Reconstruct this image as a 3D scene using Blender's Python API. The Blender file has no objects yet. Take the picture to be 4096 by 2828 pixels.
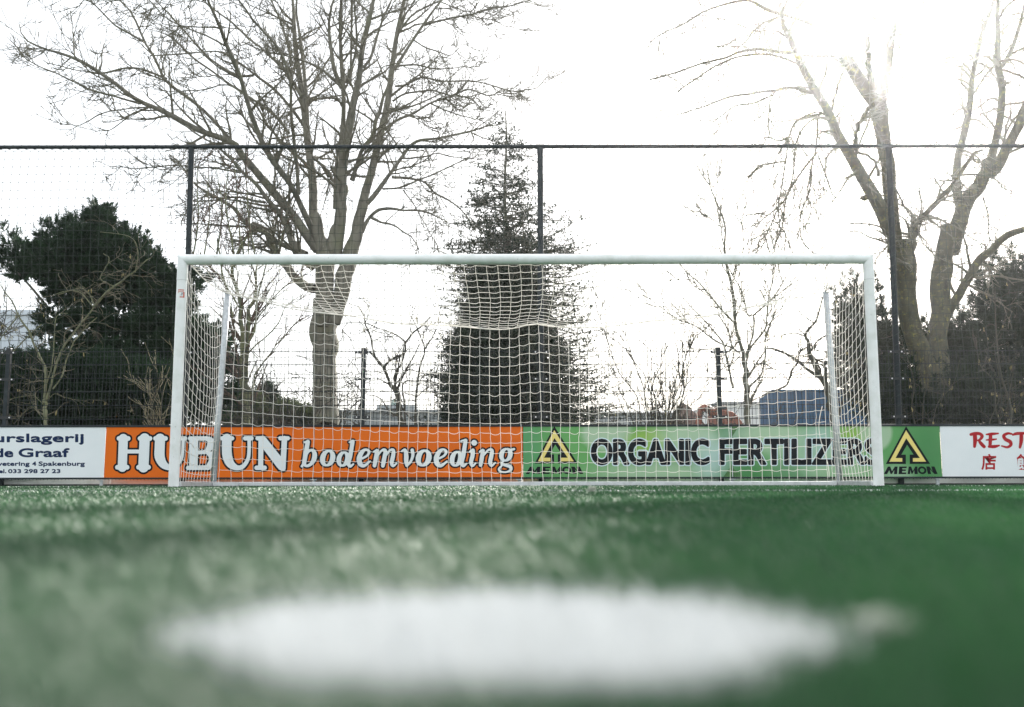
import bpy, math, random
import numpy as np
from mathutils import Vector

random.seed(7)
RNG = np.random.default_rng(11)
SC = bpy.context.scene
COL = SC.collection

# ------------------------------------------------------------------ camera, light, exposure
F_PX = 3982.0                       # focal length in photograph pixels (4096 wide)
PITCH = math.radians(7.31)
CAM_H = 0.058
ROLL = math.radians(0.07)
cam_d = bpy.data.cameras.new("camera")
cam_d.sensor_width = 36.0
cam_d.lens = 36.0 * F_PX / 4096.0
cam_d.clip_start = 0.02
cam_d.clip_end = 3000.0
cam_d.dof.use_dof = True
cam_d.dof.focus_distance = 12.2
cam_d.dof.aperture_fstop = 3.3
cam_d.dof.aperture_blades = 9
cam = bpy.data.objects.new("camera", cam_d)
cam.rotation_mode = 'XYZ'
cam.location = (0, 0, CAM_H)
cam.rotation_euler = (math.pi / 2 + PITCH, ROLL, 0)
COL.objects.link(cam)
SC.camera = cam

SUN_AZ, SUN_EL = math.radians(20.9), math.radians(24.4)
world = bpy.data.worlds.new("World")
SC.world = world
world.use_nodes = True
wt = world.node_tree
wt.nodes.clear()
sky = wt.nodes.new('ShaderNodeTexSky')
sky.sky_type = 'NISHITA'
sky.sun_disc = False
sky.sun_elevation = SUN_EL
sky.sun_rotation = SUN_AZ
sky.air_density = 1.0
sky.dust_density = 2.0
sky.ozone_density = 1.0
cloud = wt.nodes.new('ShaderNodeMix')          # thin bright high cloud veils the blue
cloud.data_type = 'RGBA'
cloud.inputs['Factor'].default_value = 0.80
cloud.inputs[7].default_value = (7.9, 8.1, 8.25, 1)
wt.links.new(sky.outputs[0], cloud.inputs[6])
bg = wt.nodes.new('ShaderNodeBackground')
bg.inputs['Strength'].default_value = 0.10
wo = wt.nodes.new('ShaderNodeOutputWorld')
wt.links.new(cloud.outputs[2], bg.inputs['Color'])
wt.links.new(bg.outputs[0], wo.inputs['Surface'])

sun_d = bpy.data.lights.new("sun", 'SUN')
sun_d.energy = 5.0
sun_d.angle = math.radians(0.9)
sun_d.color = (1.0, 0.96, 0.90)
sun = bpy.data.objects.new("sun", sun_d)
sd = Vector((math.sin(SUN_AZ) * math.cos(SUN_EL), math.cos(SUN_AZ) * math.cos(SUN_EL), math.sin(SUN_EL)))
sun.rotation_euler = sd.to_track_quat('Z', 'Y').to_euler()
sun.location = sd * 60
COL.objects.link(sun)

SC.view_settings.view_transform = 'Standard'
SC.view_settings.look = 'None'
SC.view_settings.exposure = 1.13
SC.view_settings.gamma = 1.0
SC.cycles.use_denoising = True
SC.cycles.max_bounces = 8
SC.cycles.sample_clamp_indirect = 10.0

# ------------------------------------------------------------------ pixel helpers
SP, CP = math.sin(PITCH), math.cos(PITCH)


def pt(px, py, Y):
    """photograph pixel + distance -> world point"""
    dx = (px - 2048.0) / F_PX
    dy = (1414.0 - py) / F_PX
    t = Y / (CP - dy * SP)
    return np.array((t * dx, Y, CAM_H + t * (SP + dy * CP)))


def mpp(py, Y):
    dy = (1414.0 - py) / F_PX
    return Y / (CP - dy * SP) / F_PX


ZOOM = {1: (0, 0, 1.5957), 2: (1300, 0, 1.5957), 3: (2600, 0, 1.5455), 4: (0, 800, 1.735), 5: (1000, 900, 1.9267),
        7: (2900, 900, 1.9331), 8: (700, 950, 2.0729), 9: (2400, 650, 1.878), 10: (0, 1100, 2.575),
        'A': (0, 1650, 2.5689), 'B': (600, 1650, 2.5689), 'C': (1400, 1650, 2.5689), 'D': (2050, 1650, 2.5689),
        'E': (2800, 1650, 2.89), 'F': (3300, 1650, 2.9045), 'v': (0, 0, 1 / 1.7716), 'p': (0, 0, 1.0)}


def zp(z, x, y):
    a, b, s = ZOOM[z]
    return (a + x / s, b + y / s)


# ------------------------------------------------------------------ object helpers
def tag(o, label=None, cat=None, group=None, kind=None):
    if label: o['label'] = label
    if cat: o['category'] = cat
    if group: o['group'] = group
    if kind: o['kind'] = kind
    return o


def empty(name, loc, label, cat, group=None):
    o = bpy.data.objects.new(name, None)
    o.location = loc
    o.empty_display_size = 0.2
    COL.objects.link(o)
    tag(o, label, cat, group)
    return o


class MB:
    """collects vertices, quads and triangles; build() links them as one mesh object"""
    def __init__(s):
        s.v, s.q, s.t, s.n = [], [], [], 0

    def add(s, V, quads=None, tris=None):
        V = np.asarray(V, float).reshape(-1, 3)
        if quads is not None and len(quads): s.q.append(np.asarray(quads, int).reshape(-1, 4) + s.n)
        if tris is not None and len(tris): s.t.append(np.asarray(tris, int).reshape(-1, 3) + s.n)
        s.v.append(V)
        s.n += len(V)

    def box(s, x0, x1, y0, y1, z0, z1):
        V = [(x, y, z) for z in (z0, z1) for y in (y0, y1) for x in (x0, x1)]
        s.add(V, [(0, 2, 3, 1), (4, 5, 7, 6), (0, 1, 5, 4), (2, 6, 7, 3), (0, 4, 6, 2), (1, 3, 7, 5)])

    def tubes(s, P, R, sides=4, caps=False):
        """P (N,n,3), R (N,n): N tubes of n points"""
        P = np.asarray(P, float); R = np.asarray(R, float)
        if P.ndim == 2: P = P[None]; R = R[None]
        N, n, _ = P.shape
        T = np.empty_like(P)
        T[:, 1:-1] = P[:, 2:] - P[:, :-2]
        T[:, 0] = P[:, 1] - P[:, 0]
        T[:, -1] = P[:, -1] - P[:, -2]
        T /= np.linalg.norm(T, axis=2, keepdims=True) + 1e-9
        mean = np.abs(P[:, -1] - P[:, 0])
        ref = np.zeros((N, 3))
        ref[np.arange(N), np.argmin(mean, axis=1)] = 1
        U = np.cross(T, ref[:, None, :])
        U /= np.linalg.norm(U, axis=2, keepdims=True) + 1e-9
        W = np.cross(T, U)
        a = np.arange(sides) * 2 * np.pi / sides
        ring = P[:, :, None, :] + R[:, :, None, None] * (np.cos(a)[None, None, :, None] * U[:, :, None, :] + np.sin(a)[None, None, :, None] * W[:, :, None, :])
        base = (np.arange(N) * n * sides)[:, None, None]
        i = np.arange(n - 1)[None, :, None] * sides
        j = np.arange(sides)[None, None, :]
        k = (j + 1) % sides
        q = np.stack([base + i + j, base + i + k, base + i + sides + k, base + i + sides + j], axis=-1)
        tr = None
        if caps:
            tr = []
            for b in range(N):
                for e in (0, n - 1):
                    o = b * n * sides + e * sides
                    for m in range(1, sides - 1):
                        tr.append((o, o + m + 1, o + m) if e == 0 else (o, o + m, o + m + 1))
        s.add(ring.reshape(-1, 3), q.reshape(-1, 4), tr)

    def build(s, name, mat, parent=None, smooth=False, origin=None):
        V = np.concatenate(s.v)
        if parent is not None and origin is None: origin = world_loc(parent)
        if origin is not None: V = V - np.asarray(origin)
        Q = np.concatenate(s.q) if s.q else np.zeros((0, 4), int)
        T = np.concatenate(s.t) if s.t else np.zeros((0, 3), int)
        me = bpy.data.meshes.new(name)
        me.vertices.add(len(V)); me.vertices.foreach_set('co', V.ravel())
        loops = np.concatenate([Q.ravel(), T.ravel()])
        starts = np.concatenate([np.arange(len(Q)) * 4, len(Q) * 4 + np.arange(len(T)) * 3])
        me.loops.add(len(loops)); me.loops.foreach_set('vertex_index', loops.astype(np.int32))
        me.polygons.add(len(starts)); me.polygons.foreach_set('loop_start', starts.astype(np.int32))
        me.update(calc_edges=True)
        me.polygons.foreach_set('use_smooth', np.full(len(starts), bool(smooth)))
        me.materials.append(mat)
        o = bpy.data.objects.new(name, me)
        COL.objects.link(o)
        if parent is not None: o.parent = parent
        if origin is not None: o.location = np.asarray(origin) - (world_loc(parent) if parent is not None else 0)
        return o


def world_loc(o):
    p = np.array(o.location)
    while o.parent is not None:
        o = o.parent
        p = p + np.array(o.location)
    return p


def bevel(o, w=0.004, seg=2):
    m = o.modifiers.new('bevel', 'BEVEL')
    m.width = w; m.segments = seg; m.limit_method = 'ANGLE'
    return o


# ------------------------------------------------------------------ materials
def mat(name, col, rough=0.6, metal=0.0, noise=None, spec=0.5, bump=None, trans=0.0):
    """noise: (scale, colour2, lo, hi[, stretch]) mixes a second colour by a noise pattern fixed in the object"""
    m = bpy.data.materials.new(name)
    m.use_nodes = True
    nt = m.node_tree
    b = nt.nodes['Principled BSDF']
    b.inputs['Base Color'].default_value = (*col, 1)
    b.inputs['Roughness'].default_value = rough
    b.inputs['Metallic'].default_value = metal
    b.inputs['Specular IOR Level'].default_value = spec
    tc = nt.nodes.new('ShaderNodeTexCoord')
    last = None
    for nz in (noise if isinstance(noise, list) else [noise] if noise else []):
        mp = nt.nodes.new('ShaderNodeMapping')
        mp.inputs['Scale'].default_value = nz[4] if len(nz) > 4 else (1, 1, 1)
        nt.links.new(tc.outputs['Object'], mp.inputs['Vector'])
        n = nt.nodes.new('ShaderNodeTexNoise')
        n.inputs['Scale'].default_value = nz[0]
        n.inputs['Detail'].default_value = 5
        n.inputs['Roughness'].default_value = 0.6
        nt.links.new(mp.outputs[0], n.inputs['Vector'])
        r = nt.nodes.new('ShaderNodeMapRange')
        r.inputs['From Min'].default_value = nz[2]
        r.inputs['From Max'].default_value = nz[3]
        nt.links.new(n.outputs['Fac'], r.inputs['Value'])
        mx = nt.nodes.new('ShaderNodeMix')
        mx.data_type = 'RGBA'
        if last is None: mx.inputs[6].default_value = (*col, 1)
        else: nt.links.new(last, mx.inputs[6])
        mx.inputs[7].default_value = (*nz[1], 1)
        nt.links.new(r.outputs[0], mx.inputs['Factor'])
        last = mx.outputs[2]
    if last is not None: nt.links.new(last, b.inputs['Base Color'])
    if bump:
        n = nt.nodes.new('ShaderNodeTexNoise')
        n.inputs['Scale'].default_value = bump[0]
        n.inputs['Detail'].default_value = 6
        mp = nt.nodes.new('ShaderNodeMapping')
        mp.inputs['Scale'].default_value = bump[2] if len(bump) > 2 else (1, 1, 1)
        nt.links.new(tc.outputs['Object'], mp.inputs['Vector'])
        nt.links.new(mp.outputs[0], n.inputs['Vector'])
        bp = nt.nodes.new('ShaderNodeBump')
        bp.inputs['Strength'].default_value = bump[1]
        bp.inputs['Distance'].default_value = 0.02
        nt.links.new(n.outputs['Fac'], bp.inputs['Height'])
        nt.links.new(bp.outputs[0], b.inputs['Normal'])
    if trans:
        tr = nt.nodes.new('ShaderNodeBsdfTranslucent')
        tr.inputs['Color'].default_value = (*col, 1)
        if last is not None: nt.links.new(last, tr.inputs['Color'])
        ms = nt.nodes.new('ShaderNodeMixShader')
        ms.inputs[0].default_value = trans
        nt.links.new(b.outputs[0], ms.inputs[1])
        nt.links.new(tr.outputs[0], ms.inputs[2])
        nt.links.new(ms.outputs[0], nt.nodes['Material Output'].inputs['Surface'])
    return m


M = {
    'white_paint': mat('white_paint', (0.80, 0.82, 0.82), 0.35, noise=[(6, (0.66, 0.69, 0.66), 0.45, 0.75), (26, (0.42, 0.44, 0.41), 0.66, 0.80)]),
    'galv': mat('galvanised_steel', (0.55, 0.58, 0.60), 0.45, 0.6, noise=(25, (0.38, 0.41, 0.43), 0.4, 0.7)),
    'alu': mat('aluminium_bar', (0.62, 0.64, 0.66), 0.4, 0.4, noise=(12, (0.45, 0.46, 0.47), 0.45, 0.75)),
    'net_cord': mat('net_cord', (0.90, 0.88, 0.84), 0.8, trans=0.45),
    'black_steel': mat('black_steel', (0.014, 0.021, 0.025), 0.5, spec=0.3, noise=(8, (0.035, 0.045, 0.05), 0.5, 0.8)),
    'black_plastic': mat('black_plastic', (0.015, 0.018, 0.02), 0.4),
    'bolt': mat('bolt', (0.7, 0.7, 0.7), 0.3, 0.9),
    'stop_cord': mat('stop_cord', (0.035, 0.05, 0.04), 0.8),
    'seam': mat('seam', (0.35, 0.37, 0.36), 0.6),
    'red_sticker': mat('red_sticker', (0.55, 0.09, 0.05), 0.5),
    'sticker_white': mat('sticker_white', (0.75, 0.77, 0.77), 0.5),
    'sticker_grey': mat('sticker_grey', (0.35, 0.38, 0.42), 0.5),
    'sign_white': mat('sign_white', (0.80, 0.84, 0.86), 0.35, noise=[(1.5, (0.74, 0.79, 0.81), 0.4, 0.7), (9, (0.6, 0.62, 0.62), 0.72, 0.85)]),
    'sign_orange': mat('sign_orange', (0.80, 0.160, 0.009), 0.5, spec=0.15, noise=[(1.2, (0.70, 0.135, 0.012), 0.4, 0.7), (14, (0.6, 0.13, 0.03), 0.68, 0.85)]),
    'navy': mat('navy_print', (0.010, 0.026, 0.080), 0.5, spec=0.15),
    'print_black': mat('black_print', (0.007, 0.010, 0.014), 0.5, spec=0.12),
    'print_white': mat('white_print', (0.76, 0.81, 0.83), 0.4),
    'print_pale': mat('pale_outline_print', (0.60, 0.74, 0.78), 0.4),
    'print_yellow': mat('yellow_print', (0.80, 0.66, 0.20), 0.4),
    'print_red': mat('red_print', (0.40, 0.006, 0.012), 0.5, spec=0.2),
    'kick': mat('kick_board', (0.66, 0.67, 0.66), 0.5, noise=(7, (0.5, 0.5, 0.48), 0.5, 0.8)),
}
# ------------------------------------------------------------------ ground, turf, markings
GOAL_Y = 10.626
GOAL_X = 0.150
SPOT = np.array((0.002, 0.342))
SPOT_R = 0.103
LINE_Y = 5.45
FENCE_Y = 14.15
BOARD_Y = 13.98


def turf_material(name, c1, c2, rough, spec, trans, glow=(1, 1, 1), tint=(1, 1, 1)):
    m = bpy.data.materials.new(name)
    m.use_nodes = True
    nt = m.node_tree
    b = nt.nodes['Principled BSDF']
    g = nt.nodes.new('ShaderNodeNewGeometry')
    n = nt.nodes.new('ShaderNodeTexNoise'); n.inputs['Scale'].default_value = 2.2; n.inputs['Detail'].default_value = 6
    nt.links.new(g.outputs['Position'], n.inputs['Vector'])
    r = nt.nodes.new('ShaderNodeMapRange'); r.inputs['From Min'].default_value = 0.35; r.inputs['From Max'].default_value = 0.68
    nt.links.new(n.outputs['Fac'], r.inputs['Value'])
    ri = nt.nodes.new('ShaderNodeTexWhiteNoise'); ri.noise_dimensions = '1D'
    nt.links.new(g.outputs['Random Per Island'], ri.inputs['W'])
    mx = nt.nodes.new('ShaderNodeMix'); mx.data_type = 'RGBA'
    mx.inputs[6].default_value = (*c1, 1); mx.inputs[7].default_value = (*c2, 1)
    ad = nt.nodes.new('ShaderNodeMath'); ad.operation = 'MULTIPLY_ADD'
    ad.inputs[1].default_value = 0.5
    hf = nt.nodes.new('ShaderNodeMath'); hf.operation = 'MULTIPLY'; hf.inputs[1].default_value = 0.5
    nt.links.new(ri.outputs['Value'], hf.inputs[0])
    nt.links.new(r.outputs[0], ad.inputs[0]); nt.links.new(hf.outputs[0], ad.inputs[2])
    nt.links.new(ad.outputs[0], mx.inputs['Factor'])
    nt.links.new(mx.outputs[2], b.inputs['Base Color'])
    b.inputs['Roughness'].default_value = rough
    b.inputs['Specular IOR Level'].default_value = spec
    b.inputs['Specular Tint'].default_value = (*tint, 1)
    tr = nt.nodes.new('ShaderNodeBsdfTranslucent')
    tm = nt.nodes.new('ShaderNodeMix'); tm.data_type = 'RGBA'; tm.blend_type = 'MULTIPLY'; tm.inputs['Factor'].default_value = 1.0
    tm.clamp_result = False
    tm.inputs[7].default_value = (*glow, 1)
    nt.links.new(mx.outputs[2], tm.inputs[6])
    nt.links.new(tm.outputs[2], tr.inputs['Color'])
    ms = nt.nodes.new('ShaderNodeMixShader'); ms.inputs[0].default_value = trans
    nt.links.new(b.outputs[0], ms.inputs[1]); nt.links.new(tr.outputs[0], ms.inputs[2])
    nt.links.new(ms.outputs[0], nt.nodes['Material Output'].inputs['Surface'])
    return m


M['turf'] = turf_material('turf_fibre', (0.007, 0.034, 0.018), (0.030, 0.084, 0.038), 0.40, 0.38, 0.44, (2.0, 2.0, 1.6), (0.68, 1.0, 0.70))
M['turf_white'] = turf_material('white_turf_fibre', (0.58, 0.60, 0.60), (0.72, 0.74, 0.74), 0.6, 0.2, 0.25)
M['turf_base'] = mat('turf_base', (0.016, 0.055, 0.024), 1.0, noise=[(3, (0.035, 0.10, 0.04), 0.4, 0.7), (160, (0.012, 0.03, 0.014), 0.45, 0.7)], spec=0.0)
M['line_base'] = mat('line_base', (0.55, 0.57, 0.57), 0.8, noise=(40, (0.25, 0.36, 0.27), 0.55, 0.75))
M['soil'] = mat('soil', (0.05, 0.045, 0.03), 0.9, noise=[(0.4, (0.035, 0.06, 0.02), 0.4, 0.65), (6, (0.09, 0.075, 0.05), 0.5, 0.8)])

b = MB()
b.add([(-260, -60, -0.012), (260, -60, -0.012), (260, 320, -0.012), (-260, 320, -0.012)], [(0, 1, 2, 3)])
tag(b.build('ground', M['soil']), kind='structure')
b = MB()
b.add([(-45, -25, -0.004), (45, -25, -0.004), (45, 14.45, -0.004), (-45, 14.45, -0.004)], [(0, 1, 2, 3)])
tag(b.build('pitch', M['turf_base']), kind='structure')


def blades(P, h, w, lean):
    """grass-like fibres: one narrow bent strip each (quad + tip triangle)"""
    N = len(P)
    # the pile leans one way (towards -X), as brushed artificial turf does, chosen so its sheen brightens the left, with stray fibres
    b_ = np.pi + RNG.normal(0, 0.55, N)
    stray = RNG.uniform(0, 1, N) < 0.22
    b_ = np.where(stray, RNG.uniform(0, 2 * np.pi, N), b_)
    a = b_ + np.pi / 2 + RNG.normal(0, 0.5, N)
    s = np.stack([np.cos(a), np.sin(a), np.zeros(N)], 1) * (w / 2)[:, None]
    l1 = RNG.uniform(0.25, 0.95, N) * lean
    d = np.stack([np.cos(b_) * l1, np.sin(b_) * l1, np.ones(N)], 1)
    mid = P + d * (h * 0.55)[:, None]
    l2 = l1 * RNG.uniform(1.1, 1.7, N)
    d2 = np.stack([np.cos(b_) * l2, np.sin(b_) * l2, np.full(N, 0.9)], 1)
    tip = mid + d2 * (h * 0.45)[:, None]
    V = np.stack([P - s, P + s, mid + s * 0.85, mid - s * 0.85, tip], 1).reshape(-1, 3)
    o = np.arange(N)[:, None] * 5
    return V, o + np.array([[0, 1, 2, 3]]), o + np.array([[3, 2, 4]])


def scatter_turf(n, d0, d1, half_deg):
    d = np.exp(RNG.uniform(np.log(d0), np.log(d1), n))
    a = RNG.uniform(-1, 1, n) * math.radians(half_deg)
    return np.stack([np.sin(a) * d, np.cos(a) * d, np.full(n, -0.004)], 1)


P = np.concatenate([scatter_turf(440000, 0.13, 14.3, 38), scatter_turf(90000, 0.13, 14.0, 100),
                    np.stack([RNG.uniform(-7, 7, 170000), RNG.uniform(-2.5, 9, 170000), np.full(170000, -0.004)], 1)])
P = P[(P[:, 1] < 14.25)]
P = P[np.hypot(P[:, 0], P[:, 1]) > 0.125]
dist = np.hypot(P[:, 0], P[:, 1])
rho = np.hypot(P[:, 0] - SPOT[0], P[:, 1] - SPOT[1]) + 0.012 * np.sin(7 * np.arctan2(P[:, 1] - SPOT[1], P[:, 0] - SPOT[0])) * 0.35
in_spot = rho + RNG.normal(0, 0.006, len(P)) < SPOT_R
rub = RNG.uniform(0, 1, len(P))
yw = LINE_Y + 0.03 * np.sin(P[:, 0] * 1.3)
worn = 0.5 + 0.5 * np.sin(P[:, 0] * 2.1 + 0.4) * np.sin(P[:, 0] * 0.7 + 2.0)
in_line = (np.abs(P[:, 1] - LINE_Y) < 0.055) & (rub < 0.72 + 0.28 * worn)
in_goal = (np.abs(P[:, 1] - GOAL_Y) < 0.06) & (rub < 0.8)
h = RNG.uniform(0.010, 0.019, len(P)) * np.where(in_spot & (RNG.uniform(0, 1, len(P)) < 0.10), 1.35, 1.0)
w = np.maximum(RNG.uniform(0.0011, 0.0017, len(P)), dist * RNG.uniform(0.0007, 0.0013, len(P)))


def turf_obj(mask, name, m):
    bb = MB()
    V, q, t = blades(P[mask], h[mask], w[mask], 0.95 if m is M['turf'] else 0.5)
    bb.add(V, q, t)
    return bb.build(name, m)


tag(turf_obj(~(in_spot | in_line | in_goal), 'turf_grass', M['turf']), 'short green artificial turf fibres covering the whole pitch', 'turf', kind='stuff')
sp = turf_obj(in_spot, 'penalty_spot', M['turf_white'])
tag(sp, kind='structure')
gl = turf_obj(in_line, 'goal_area_line', M['turf_white']); tag(gl, kind='structure')
gl2 = turf_obj(in_goal, 'goal_line', M['turf_white']); tag(gl2, kind='structure')
# painted backing under the white fibres of the spot and the lines, 4 mm above the sheet
b = MB()
a = np.linspace(0, 2 * np.pi, 48, endpoint=False)
ring = np.stack([SPOT[0] + np.cos(a) * SPOT_R * 0.98, SPOT[1] + np.sin(a) * SPOT_R * 0.98, np.zeros(48)], 1)
b.add(np.vstack([ring, [[SPOT[0], SPOT[1], 0.0]]]), None, [(48, i, (i + 1) % 48) for i in range(48)])
M['spot_base'] = mat('spot_base', (0.64, 0.66, 0.66), 0.8)
tag(b.build('penalty_spot_backing', M['spot_base']), kind='structure')
for nm, y, hw in (('goal_area_line_backing', LINE_Y, 0.05), ('goal_line_backing', GOAL_Y, 0.055)):
    b = MB()
    x = 40 if nm.startswith('goal_line') else 9.16
    b.add([(-x, y - hw, 0), (x, y - hw, 0), (x, y + hw, 0), (-x, y + hw, 0)], [(0, 1, 2, 3)])
    tag(b.build(nm, M['line_base']), kind='structure')
# ------------------------------------------------------------------ the goal
PR, GW, GH = 0.0555, 3.731, 2.457       # post radius, half distance of post axes, height of crossbar axis
BACK = 1.42
goal = empty('football_goal', (GOAL_X, GOAL_Y, 0), 'full-size white football goal with white box net on the turf', 'football goal')
ang = np.linspace(0, 2 * np.pi, 32, endpoint=False)
gx, gy = GOAL_X, GOAL_Y


def post_ring(xc, z, R, mitre=0):
    zz = np.full(32, z) if not mitre else GH - mitre * (R * np.cos(ang)) * -1
    return np.stack([xc + R * np.cos(ang), gy + R * np.sin(ang), zz], 1)


def skin_rings(mb, rings, close=False):
    n = len(rings[0])
    V = np.vstack(rings)
    q = [(i * n + j, i * n + (j + 1) % n, (i + 1) * n + (j + 1) % n, (i + 1) * n + j) for i in range(len(rings) - 1) for j in range(n)]
    mb.add(V, q)


for s in (-1, 1):
    xc = gx + s * GW
    b = MB()
    skin_rings(b, [post_ring(xc, -0.01, PR), post_ring(xc, 1.2, PR), post_ring(xc, 2.225, PR)])
    p = b.build('post', M['white_paint'], goal, True)
    b = MB()
    R2 = PR + 0.0016
    skin_rings(b, [post_ring(xc, 2.2262, R2), post_ring(xc, 2.35, R2), post_ring(xc, 0, R2, mitre=s)])
    b.build('corner_sleeve', M['white_paint'], p, True)
    b = MB()
    skin_rings(b, [post_ring(xc, 2.2225, PR + 0.0008), post_ring(xc, 2.2253, PR + 0.0009)])
    b.build('joint_line', M['seam'], p, True)
b = MB()
R2 = PR + 0.0016
rings = []
for xe, s in ((gx - GW, -1), (gx - 1.2, 0), (gx + 1.2, 0), (gx + GW, 1)):
    zz = R2 * np.sin(ang)
    x = xe + (s * zz if s else 0 * zz)
    rings.append(np.stack([x, gy + R2 * np.cos(ang), GH + zz], 1))
skin_rings(b, rings)
b.build('crossbar', M['white_paint'], goal, True)

# torn sticker wrapped on the left post
xc = gx - GW


def sticker_patch(mb, px0, px1, py0, py1, lift):
    z1, z0 = pt(725, py0, gy - PR)[2], pt(725, py1, gy - PR)[2]
    cx = 722.0
    half = 20.5
    a0 = math.asin(max(-1, min(1, (px0 - cx) / half))); a1 = math.asin(max(-1, min(1, (px1 - cx) / half)))
    aa = np.linspace(a0, a1, 5)
    R = PR + lift
    lo = np.stack([xc + R * np.sin(aa), gy - R * np.cos(aa), np.full(5, z0)], 1)
    hi = lo.copy(); hi[:, 2] = z1
    mb.add(np.vstack([lo, hi]), [(i, i + 1, i + 6, i + 5) for i in range(4)])


b = MB()
sticker_patch(b, 714, 736, 1156, 1160, 0.0008); sticker_patch(b, 714, 736, 1163.5, 1166, 0.0008)
sticker_patch(b, 714, 716, 1166, 1171, 0.0008); sticker_patch(b, 734, 738, 1166, 1184, 0.0008)
sticker_patch(b, 722, 738, 1184, 1188, 0.0008)
st = b.build('sticker', M['red_sticker'], goal)
b = MB(); sticker_patch(b, 716, 734, 1166, 1171, 0.0012); sticker_patch(b, 720, 734, 1171.2, 1183.8, 0.0012); sticker_patch(b, 716, 734, 1160.2, 1163.4, 0.0012)
b.build('sticker_face', M['sticker_white'], st)
b = MB(); sticker_patch(b, 727, 733, 1168, 1176, 0.0016); sticker_patch(b, 725, 731, 1176.2, 1180, 0.0016)
b.build('sticker_print', M['sticker_grey'], st)

# back stanchions, ground frame
for s in (-1, 1):
    b = MB()
    sx_ = 0.055 if s > 0 else 0.0
    P0 = np.array((gx + s * 3.73 + sx_, gy + BACK - 0.01, 0.0)); P1 = np.array((gx + s * 3.66 + sx_ * 1.3, gy + BACK + 0.06, 2.36))
    b.tubes(np.stack([P0 + (P1 - P0) * t for t in np.linspace(0, 1, 4)]), np.full(4, 0.036), 16, caps=True)
    o = b.build('back_stanchion', M['galv'], goal, True)
    o.data.polygons.foreach_set('use_smooth', np.array([len(p.vertices) == 4 for p in o.data.polygons]))
    b = MB()
    b.tubes(np.stack([P1 + (0, 0, 0.0), P1 + np.array((0, 0, 0.012))]), np.array([0.039, 0.039]), 16, caps=True)
    b.build('stanchion_cap', M['galv'], o)
    b = MB(); b.box(gx + s * 3.70 - 0.03, gx + s * 3.70 + 0.03, gy + 0.06, gy + BACK - 0.045, 0.004, 0.058)
    bevel(b.build('side_bar', M['alu'], goal), 0.006)
b = MB(); b.box(gx - 3.74, gx + 3.79, gy + BACK - 0.04, gy + BACK + 0.02, 0.004, 0.052)
bevel(b.build('back_bar', M['alu'], goal), 0.006)
for s in (-1, 1):      # angled brackets where side and back bars meet
    b = MB()
    x0, y0 = gx + s * 3.66, gy + BACK - 0.05
    V = [(x0, y0 - 0.22, 0.006), (x0, y0, 0.006), (x0 - s * 0.24, y0, 0.006), (x0, y0 - 0.22, 0.05), (x0, y0, 0.05), (x0 - s * 0.24, y0, 0.05)]
    b.add(V, [(0, 1, 4, 3), (1, 2, 5, 4), (2, 0, 3, 5)], [(0, 2, 1), (3, 4, 5)])
    b.build('corner_bracket', M['alu'], goal)

# net
NR = 0.0030
NXC = 62
xs = np.linspace(-3.655, 3.655, NXC)


def rope_z(x):
    s = np.abs(x) / 3.66
    return 1.925 + 0.435 * s ** 2 + 0.05 * np.exp(-((x - 0.13) / 0.22) ** 2) + 0.012 * np.sin(x * 5.1)


def top_pt(x, v):
    zr = rope_z(x)
    z = 2.405 + (zr - 2.405) * v - 0.13 * 4 * v * (1 - v) * (1 - 0.6 * (np.abs(x) / 3.66) ** 4)
    z = z + 0.012 * np.sin(x * 3.1 + v * 4)
    return np.stack([gx + x * (1 - 0.01 * v) + 0.02 * np.sin(v * 5 + x), gy + 0.045 + v * (BACK + 0.02), z], -1)


def rear_pt(x, v):
    zr = rope_z(x)
    z = zr + (0.05 - zr) * v
    wob = 0.035 * np.sin(x * 2.3 + v * 2) * v + 0.02 * np.sin(x * 7.0) * (v ** 4)
    y = gy + BACK + 0.065 - 0.05 * v - 0.12 * np.sin(v * np.pi) * (0.6 + 0.4 * np.sin(x * 0.9 + 1)) * 0.5 - 0.02 * (v ** 6)
    return np.stack([gx + x + wob, y + 0 * x, z], -1)


def side_pt(s, u, v):
    # u: post -> stanchion, v: top -> bottom
    zt = 2.34 + (2.28 - 2.34) * u - 0.14 * 4 * u * (1 - u)
    z = zt + (0.06 - zt) * v
    z = z - (0.16 * u * (1.35 - u) * 2.0) * np.sin(np.pi * np.clip(v * 0.92 + 0.06, 0, 1))
    x = s * (3.675 + 0.03 * u - 0.06 * np.sin(np.pi * v) * np.sin(np.pi * u) + 0.03 * np.sin(np.pi * u) * v)
    return np.stack([gx + x + 0 * z, gy + 0.05 + u * (BACK - 0.03) + 0 * z, z], -1)


net = MB()


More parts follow.
